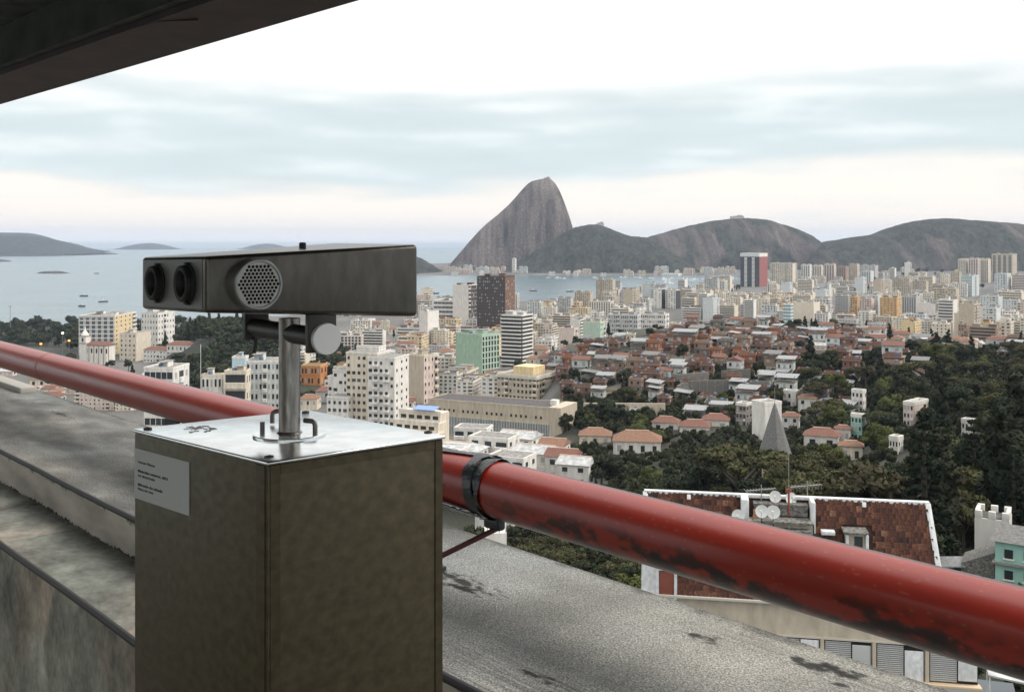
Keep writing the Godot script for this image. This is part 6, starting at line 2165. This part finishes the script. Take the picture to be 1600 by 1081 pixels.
func hillside() -> void:
	var P := []
	var sets := [[["brick_red"], "red brick"], [["brick_dull"], "dull brick"], [["block_grey"], "grey block"], [["brick_red", "block_grey"], "brick-and-block"], [["wall_cream"], "cream"], [["wall_pale"], "pale grey"], [["brick_dull", "wall_pink"], "brick-and-pink"], [["aqua"], "aqua"], [["wall_white"], "white"], [["brick_red", "brick_dull"], "dark brick"], [["brick_pale", "block_grey"], "patched brick"], [["wall_blue"], "pale blue"], [["brick_orange"], "orange brick"], [["brick_pale"], "pale brick"], [["brick_pale", "wall_cream"], "brick-and-cream"], [["wall_mint_pale"], "pale green"]]
	var pick := [0, 13, 9, 3, 12, 1, 2, 4, 2, 14, 1, 3, 5, 0, 13, 1, 8, 12, 2, 0, 9, 6, 13, 6, 1, 9, 14, 2, 1, 15, 11, 3, 2, 0, 1, 9, 5, 13, 8, 2, 12, 10]
	for k in pick.size():
		var o := Node3D.new()
		var s = sets[pick[k]]
		var ms := []
		for n in s[0]: ms.append(M[n])
		var w := rng.randf_range(5.0, 9.0)
		var l := rng.randf_range(5.0, 7.5)
		var fl: int = [2, 3, 3, 2, 3, 2, 1, 2][k % 8]
		var top: int = [0, 0, 1, 0, 0, 0, 2, 0, 0, 1][k % 10]
		hill_house(o, w, l, fl, ms, top)
		o.set_meta("stem", "hillside_house")
		o.set_meta("size", Vector3(w, fl * 3.0 + 6.0, l))
		o.set_meta("words", "%s %s-storey %s house" % [s[1], ["one", "two", "three"][fl - 1], ["flat-roofed", "sheet-roofed", "tile-roofed"][top]])
		P.append(o)
	marks.append(["the brick hillside crest", 1090, 110, 600, 515])
	marks.append(["the bare hillside scar", 1050, 80, 470, 610])
	var G := "self-built houses on the hillside"
	place(P, 26, 1310, 1500, 545, 590, 380, 760, "house", G, -8, -0.4, 1.1, 1.5)
	place(P, 14, 1500, 1610, 540, 560, 380, 760, "house", G, -8, -0.4, 0.9, 1.2)
	place(P, 124, 855, 1260, 535, 628, 400, 800, "house", G, -10, -1.2, 0.95, 1.35)
	place(P, 118, 860, 1350, 501, 545, 440, 1010, "house", G, -10, -1.2, 0.95, 1.35)
	place(P, 10, 1000, 1140, 612, 660, 330, 500, "house", G, -10, 0.5, 0.9, 1.2)
	place(P, 24, 1130, 1330, 590, 660, 330, 560, "house", G, -10, -0.3, 1.0, 1.35)
	for o in P: o.free()
	# retaining walls and a pale rock face in the bare cut below the houses
	for q in [[1118, 618, 24.0, 6.0, "stained", "weathered retaining wall in the cut below the brick hillside"], [1082, 606, 15.0, 5.0, "block_grey", "grey patched retaining wall higher in the hillside cut"], [1150, 604, 13.0, 6.5, "stained", "tall stained wall at the upper end of the hillside cut"], [975, 652, 34.0, 5.0, "wall_beige", "long low beige wall among trees under the hillside"]]:
		var d := far_to(q[0], q[1])
		if d < 0.0: continue
		var c := pt(q[0], HZ, d)
		var o := thing("retaining_wall", Vector3(c.x, land(q[0], d) - 2.0, c.z), rng.randf_range(-0.35, 0.05))
		var st := mb()
		var cc := []
		for k in 8: cc.append(Vector3((float(k & 1) - 0.5) * q[2], (q[3] + 2.0 + (1.4 if k & 1 else 0.0)) if k & 2 else 0.0, (0.5 if k & 4 else -0.5) * (1.0 if k & 2 else 2.2)))
		hexa(st, cc)
		put("wall", st, M[q[4]], o)
		for k in int(q[2] / 3.4):
			st = mb()
			box(st, Vector3(-q[2] / 2 + 1.7 + k * 3.4, (q[3] + 2.0) / 2, 0.75), Vector3(0.5, q[3] + 1.6, 0.7))
			put("buttress", st, M.slab, o)
		tag(o, q[5], "wall")

func far_shore() -> void:
	# the white town under the rock dome, across the bay
	var st: SurfaceTool
	var P := []
	var words := ["white", "cream", "pinkish", "pale"]
	for k in 8:
		var o := Node3D.new()
		var fl := 2 + k % 4
		var q := {"w": rng.randf_range(16, 30), "l": 12.0, "h": fl * 3.2 + 4.0, "plinth": 4.0, "floors": fl, "wall": M[["wall_white", "wall_cream", "wall_pink", "wall_pale"][k % 4]], "front": "grid", "side": "small", "back": false, "roof": M[["roof_light", "tile_red"][k / 4]]}
		block(o, q)
		o.set_meta("stem", "shore_building")
		o.set_meta("size", Vector3(q.w, q.h, q.l))
		o.set_meta("words", "%s %s-storey shore building" % [words[k % 4], ["two", "three", "four", "five"][fl - 2]])
		P.append(o)
	hero("shore_tower", "lone white tower at the foot of the rock dome", "tower", "the lone white shore tower", 800, 805, 807, 404, 416, 3700, 20, {"floors": 9, "bf": 3, "bs": 2, "wall": M.wall_white, "front": "grid", "side": "small"})
	hero("shore_hall", "long white hall on the far shore beside the moored yachts", "hall", "the long white shore hall", 1033, 1060, 1066, 428, 434, 3560, 12, {"floors": 1, "bf": 8, "bs": 3, "wall": M.wall_white, "front": "small", "side": "small", "hut": false, "roof": M.roof_light})
	kept.pop_back(); kept.pop_back()
	marks.append(["the foot of the rock dome", 740, 40, 3650, 425])
	marks.append(["the middle of the far shore", 920, 70, 3650, 425])
	place(P, 96, 690, 1150, 420.5, 430.5, 3400, 4500, "building", "buildings along the far shore", -5, 2.0, 0.9, 1.5)
	# the cable station on the dome and huts on the hills
	var tops := [[855, 279.6, 4320, 22, 6, "cable station on the summit of the rock dome"], [938, 352, 4020, 26, 9, "low station on the top of the wooded hill"], [1152, 341, 4500, 60, 9, "low buildings on the crest of the rocky hill"]]
	for q in tops:
		var o := thing("hilltop_station", pt(q[0], q[1], q[2]), 0.2)
		put("wall", box_mesh(Vector3(0, q[4] * 0.25, 0), Vector3(q[3], q[4] * 1.5, 16)), M.wall_grey, o)
		put("roof", box_mesh(Vector3(q[3] * 0.1, q[4] * 1.05, 0), Vector3(q[3] * 0.7, q[4] * 0.2, 18)), M.roof_grey, o)
		put("upper_storey", box_mesh(Vector3(q[3] * 0.2, q[4] * 1.4, 0), Vector3(q[3] * 0.3, q[4] * 0.5, 9)), M.wall_grey, o)
		tag(o, q[5], "station")
	# boats on the bay
	var bp := []
	for k in 2:
		var o := Node3D.new()
		st = mb()
		var hull := []
		for q in [[-9.0, 1.6], [-4.0, 2.4], [4.0, 2.4], [10.0, 0.3]]:
			hull.append([Vector3(q[0], 2.2 + maxf(0, q[0] * 0.06), -q[1]), Vector3(q[0], 2.2 + maxf(0, q[0] * 0.06), q[1]), Vector3(q[0] * 0.92, -0.5, q[1] * 0.6), Vector3(q[0] * 0.92, -0.5, -q[1] * 0.6)])
		for i in 3:
			for j in 4:
				var m: Vector3 = (hull[i][j] + hull[i + 1][(j + 1) % 4]) / 2
				quad(st, hull[i][j], hull[i][(j + 1) % 4], hull[i + 1][(j + 1) % 4], hull[i + 1][j], Vector3(0, m.y - 0.8, m.z))
		quad(st, hull[0][0], hull[0][1], hull[0][2], hull[0][3], Vector3.LEFT)
		put("hull", st, M.boat_white if k == 0 else M.boat_dark, o)
		st = mb()
		rbox(st, Vector3(-1.5, 3.2, 0), Vector3(6.5, 2.4, 3.0), 0.3)
		put("cabin", st, M.boat_white if k == 0 else M.wall_grey, o)
		st = mb()
		rod(st, Vector3(0.5, 3.0, 0), Vector3(0.5, 9.0 if k else 14.0, 0), 0.14, 6)
		put("mast", st, M.boat_white, o)
		o.set_meta("stem", "boat")
		bp.append(o)
	var spots := [[130, 463, 1], [160, 472, 1], [127, 479, 1], [680, 459, 1], [833, 455, 1], [890, 456, 1], [918, 458, 1], [954, 448, 1], [973, 451, 1], [150, 427.5, 1], [672, 476, 1]]
	for k in 26: spots.append([rng.randf_range(1035, 1150), rng.randf_range(434.5, 444.0), 0])
	for k in 12: spots.append([rng.randf_range(830, 1030), rng.randf_range(433.6, 436.0), 0])
	for q in spots:
		var d: float = F * EYE / (q[1] - HZ)
		if land(q[0], d) > 0.0: continue
		var o := copy(bp[q[2]])
		o.position = pt(q[0], HZ, d)
		o.position.y = 0.0
		o.rotation.y = rng.randf_range(-0.7, 0.7)
		o.remove_meta("stem")
		if q[2] == 0: o.scale = Vector3.ONE * rng.randf_range(0.7, 1.3)
		tag(o, "", "boat", "boats on the bay")
		later(o, "white moored yacht" if q[2] == 0 else "small dark boat", q[0], q[1], d)
	for o in bp: o.free()
	for o in P: o.free()

var TP := {}
func tree_kinds() -> void:
	TP.dark = [tree_proto("broadleaf_tree", 1, "broad", Color(0.0360, 0.0432, 0.0234), 3600, 0.36), tree_proto("broadleaf_tree", 2, "broad", Color(0.0306, 0.0387, 0.0234), 3600, 0.36)]
	TP.green = [tree_proto("leafy_tree", 3, "broad", Color(0.0825, 0.0950, 0.0338), 3600, 0.34), tree_proto("leafy_tree", 4, "broad", Color(0.0675, 0.0703, 0.0324), 3200, 0.34)]
	TP.flat = [tree_proto("spreading_tree", 5, "flat", Color(0.0648, 0.0648, 0.0324), 4200, 0.33), tree_proto("spreading_tree", 6, "flat", Color(0.0540, 0.0495, 0.0287), 3800, 0.33)]
	TP.tall = [tree_proto("tall_tree", 7, "tall", Color(0.0229, 0.0292, 0.0184), 3400, 0.36), tree_proto("tall_tree", 8, "tall", Color(0.0320, 0.0352, 0.0229), 3200, 0.36)]
	TP.pine = [tree_proto("pine_tree", 9, "pine", Color(0.0184, 0.0253, 0.0168), 3600, 0.30)]
	TP.palm = [tree_proto("palm_tree", 10, "palm", Color(0.0405, 0.0522, 0.0252), 1600, 0.34)]
	TP.small = [tree_proto("park_tree", 11, "broad", Color(0.0360, 0.0450, 0.0252), 900, 0.62), tree_proto("park_tree", 12, "broad", Color(0.0495, 0.0558, 0.0306), 900, 0.62), tree_proto("park_tree", 13, "tall", Color(0.0306, 0.0396, 0.0234), 800, 0.6)]
	TP.words = {"dark": "dark round tree", "green": "mid green leafy tree", "flat": "wide spreading tree", "tall": "tall dark tree", "pine": "dark tiered pine", "palm": "slim palm", "small": "small dark tree"}

func plant(kind: String, px: float, d: float, s: float, group: String, wide := 1.0) -> bool:
	var c := pt(px, HZ, d)
	var e := land(px, d)
	if e < 1.0 or not is_free(c, s * 1.6): return false
	var top := HZ + F * (EYE - (e + 9.6 * s)) / d
	var base := HZ + F * (EYE - e) / d
	var half := 3.6 * s * wide / d * F
	if hides(px, half * 0.8, top, base, d): return false
	var L: Array = TP[kind]
	var o := copy(L[rng.randi() % L.size()])
	o.position = Vector3(c.x, e, c.z)
	o.rotation.y = rng.randf() * TAU
	o.scale = Vector3(s * wide, s, s * wide)
	o.remove_meta("stem")
	tag(o, "", "tree", group)
	taken.append([c, Vector3.RIGHT, Vector3.BACK, s * 0.9, s * 0.9])
	later(o, TP.words[kind], px, (top + base) / 2.0, d)
	return true

func greenery_near() -> void:
	tree_kinds()
	# single trees the picture shows plainly: kind, px, distance, size, width
	for q in [["flat", 1155, 205, 1.5, 1.25], ["flat", 1240, 190, 1.15, 1.1], ["dark", 940, 285, 1.15, 1.1], ["green", 1020, 175, 1.05, 1.2], ["dark", 1085, 215, 1.3, 1.0], ["dark", 1130, 245, 1.2, 1.2], ["green", 860, 215, 0.9, 1.2], ["flat", 930, 205, 1.0, 1.2], ["green", 985, 200, 0.95, 1.2], ["dark", 1010, 235, 1.15, 1.0], ["flat", 1325, 150, 1.25, 1.2], ["flat", 1390, 140, 1.2, 1.2], ["dark", 1350, 185, 1.2, 1.1], ["tall", 1460, 190, 1.6, 1.0], ["pine", 1480, 260, 1.9, 1.0], ["pine", 1468, 300, 1.8, 1.0], ["tall", 1500, 170, 1.6, 1.1], ["tall", 1540, 160, 1.5, 1.1], ["tall", 1590, 165, 1.5, 1.2], ["dark", 1440, 165, 1.3, 1.1], ["green", 1270, 230, 1.0, 1.1], ["green", 1290, 210, 1.0, 1.1], ["dark", 1360, 250, 1.3, 1.0], ["palm", 1508, 118, 0.9, 1.0], ["palm", 1085, 700, 1.2, 1.0], ["dark", 1068, 520, 1.0, 0.8], ["dark", 1245, 560, 1.5, 0.8], ["dark", 990, 690, 0.9, 0.8], ["green", 1580, 240, 1.2, 1.2], ["tall", 1420, 225, 1.5, 1.0]]:
		plant(q[0], q[1], q[2], q[3], "single trees below the terrace", q[4])

func scatter(n: int, x0: float, x1: float, d0: float, d1: float, kinds: Array, s0: float, s1: float, group: String) -> void:
	var made := 0
	for t in n * 6:
		if made >= n: break
		# even over the ground
		var d := sqrt(rng.randf_range(d0 * d0, d1 * d1))
		if plant(kinds[rng.randi() % kinds.size()], rng.randf_range(x0, x1), d, rng.randf_range(s0, s1), group, rng.randf_range(0.9, 1.25)): made += 1

func greenery() -> void:
	scatter(60, 1380, 1700, 105, 260, ["dark", "tall", "dark", "green", "pine"], 0.8, 1.35, "trees of the wooded slope")
	scatter(110, 1260, 1700, 240, 560, ["dark", "tall", "green", "dark", "flat"], 0.7, 1.25, "trees of the wooded slope")
	scatter(26, 1230, 1640, 520, 760, ["dark", "green", "tall"], 0.6, 1.0, "trees on the crest")
	scatter(34, 880, 1080, 640, 1080, ["dark", "green", "small"], 0.45, 0.8, "trees on the crest")
	scatter(70, 820, 1400, 105, 270, ["dark", "green", "flat", "dark", "green"], 0.6, 1.0, "trees below the terrace")
	scatter(26, 700, 1000, 85, 150, ["dark", "green", "dark"], 0.5, 0.9, "trees below the terrace")
	scatter(45, 860, 1320, 350, 450, ["dark", "green", "dark"], 0.5, 0.95, "trees at the foot of the hillside")
	scatter(14, 860, 1300, 480, 700, ["small"], 0.4, 0.7, "trees on the hillside")
	scatter(95, -40, 330, 1060, 1430, ["small", "small", "small", "palm"], 1.1, 1.8, "trees of the shore park")
	scatter(85, 250, 530, 590, 960, ["small"], 1.1, 1.9, "trees of the left hill")
	scatter(30, 60, 330, 540, 900, ["small"], 0.8, 1.4, "trees of the left hill")
	scatter(30, 480, 900, 480, 1300, ["small"], 0.6, 1.1, "trees among the flats")
	scatter(16, 930, 1160, 2150, 2650, ["small"], 0.9, 1.5, "trees of the point")
	scatter(20, 1180, 1640, 1500, 3300, ["small"], 0.9, 1.6, "trees among the flats")
	scatter(12, 1390, 1480, 3300, 4000, ["small"], 1.3, 2.2, "trees at the foot of the long hill")
	# woods that read as one mass
	var bm: Mesh = (TP.small[0].get_node("crown") as MeshInstance3D).mesh
	for q in [["park_woods", "dark dense trees of the park along the left shore", 260, -60, 330, 1050, 1440, 0.9, 1.6], ["hill_woods", "dark dense woods on the low hill behind the pole", 300, 245, 540, 580, 1000, 0.8, 1.6], ["crest_woods", "low dark trees along the crest of the right slope", 240, 1200, 1680, 500, 800, 0.35, 0.75], ["slope_woods", "low trees between the brick houses of the hillside", 70, 860, 1330, 450, 840, 0.22, 0.45]]:
		var tf := []
		for t in q[2] * 3:
			if tf.size() >= q[2]: break
			var px := rng.randf_range(q[3], q[4])
			var d := rng.randf_range(q[5], q[6])
			var e := land(px, d)
			var s := rng.randf_range(q[7], q[8])
			var c := pt(px, HZ, d)
			if e < 1.0 or not is_free(c, s * 2.0): continue
			if hides(px, 3.0 * s / d * F, HZ + F * (EYE - e - 9.0 * s) / d, HZ + F * (EYE - e) / d, d): continue
			tf.append(Transform3D(Basis(Vector3.UP, rng.randf() * TAU).scaled(Vector3(s * 1.3, s, s * 1.3)), Vector3(c.x, e - 2.0 * s, c.z)))
		var wm := MultiMesh.new()
		wm.transform_format = MultiMesh.TRANSFORM_3D
		wm.mesh = bm
		wm.instance_count = tf.size()
		for k in tf.size(): wm.set_instance_transform(k, tf[k])
		var wi := MultiMeshInstance3D.new()
		wi.name = q[0]
		wi.multimesh = wm
		wi.material_override = M.leaf
		add_child(wi, true)
		tag(wi, q[1], "woods", "", "stuff")
	# undergrowth that nobody could count: one object of shrubs
	var sp := tree_proto("shrub", 30, "shrub", Color(0.032, 0.038, 0.020), 420, 0.30)
	var mesh: Mesh = (sp.get_node("crown") as MeshInstance3D).mesh
	var where := []
	for t in 9000:
		var px := rng.randf_range(680, 1720)
		var d := sqrt(rng.randf_range(60.0 * 60.0, 520.0 * 520.0))
		if px < 1260 and d > 540: continue
		if px < 860 and d > 250: continue
		var c := pt(px, HZ, d)
		var s := rng.randf_range(0.7, 2.0)
		var e := land(px, d)
		if not is_free(c, 0.6): continue
		if hides(px, 1.5 * s / d * F, HZ + F * (EYE - e - 2.2 * s) / d, HZ + F * (EYE - e) / d, d): continue
		where.append(Transform3D(Basis(Vector3.UP, rng.randf() * TAU).scaled(Vector3(s, s * rng.randf_range(0.7, 1.3), s)), Vector3(c.x, e, c.z)))
	var mm := MultiMesh.new()
	mm.transform_format = MultiMesh.TRANSFORM_3D
	mm.mesh = mesh
	mm.instance_count = where.size()
	for k in where.size(): mm.set_instance_transform(k, where[k])
	var mi := MultiMeshInstance3D.new()
	mi.name = "undergrowth"
	mi.multimesh = mm
	mi.material_override = M.leaf
	add_child(mi, true)
	tag(mi, "low shrubs covering the slopes between the trees", "undergrowth", "", "stuff")
	sp.free()
	for k in TP:
		if k != "words":
			for o in TP[k]: o.free()
	# lamps lit early in the park by the shore
	for q in [[97, 521, 1010, "lamp_white", "white lit park lamp among the shore trees"], [107, 533, 985, "lamp_amber", "lower amber lamp right of the white park lamp"], [63, 538, 980, "lamp_amber", "amber lit lamp among the dark park trees, leftmost"]]:
		var g := pt(q[0], q[1], q[2])
		var e := land(q[0], q[2])
		var o := thing("street_lamp", Vector3(g.x, e, g.z))
		var h: float = g.y - e
		var st := mb()
		rod(st, Vector3.ZERO, Vector3(0, h, 0), 0.16, 6)
		put("pole", st, M.aerial, o)
		st = mb()
		lathe(st, Vector3(0, h - 0.2, 0), Vector3.UP, [[0.0, -0.2], [1.1, 0.2], [1.1, 1.2], [0.0, 1.5]], 12)
		put("lamp_glass", st, M[q[3]], o)
		var li := OmniLight3D.new()
		li.name = "lamp_light"
		li.position = Vector3(0, h + 0.4, 1.8)
		li.light_color = M[q[3]].emission
		li.light_energy = 6.0
		li.light_size = 1.0
		li.omni_range = 60.0
		li.omni_attenuation = 2.0
		li.shadow_enabled = true
		o.add_child(li)
		tag(o, q[4], "street lamp", "park lamps")
	for q in [[15, 478, 560, 1230, "thin light mast with a flat head over the shore park"], [313, 538, 590, 560, "thin pale flagpole standing before the left hill"]]:
		var e := land(q[0], q[3])
		var b := pt(q[0], HZ, q[3])
		var o := thing("light_mast", Vector3(b.x, e, b.z))
		var h: float = EYE + (HZ - q[1]) / F * q[3] - e
		var st := mb()
		rod(st, Vector3.ZERO, Vector3(0, h, 0), 0.28 if q[3] > 1000 else 0.14, 6)
		put("pole", st, M.aerial if q[3] > 1000 else M.white_trim, o)
		if q[3] > 1000:
			st = mb()
			rbox(st, Vector3(0, h, 0), Vector3(5.5, 0.7, 1.5), 0.1)
			put("lamp_head", st, M.wall_grey, o)
		tag(o, q[4], "mast")
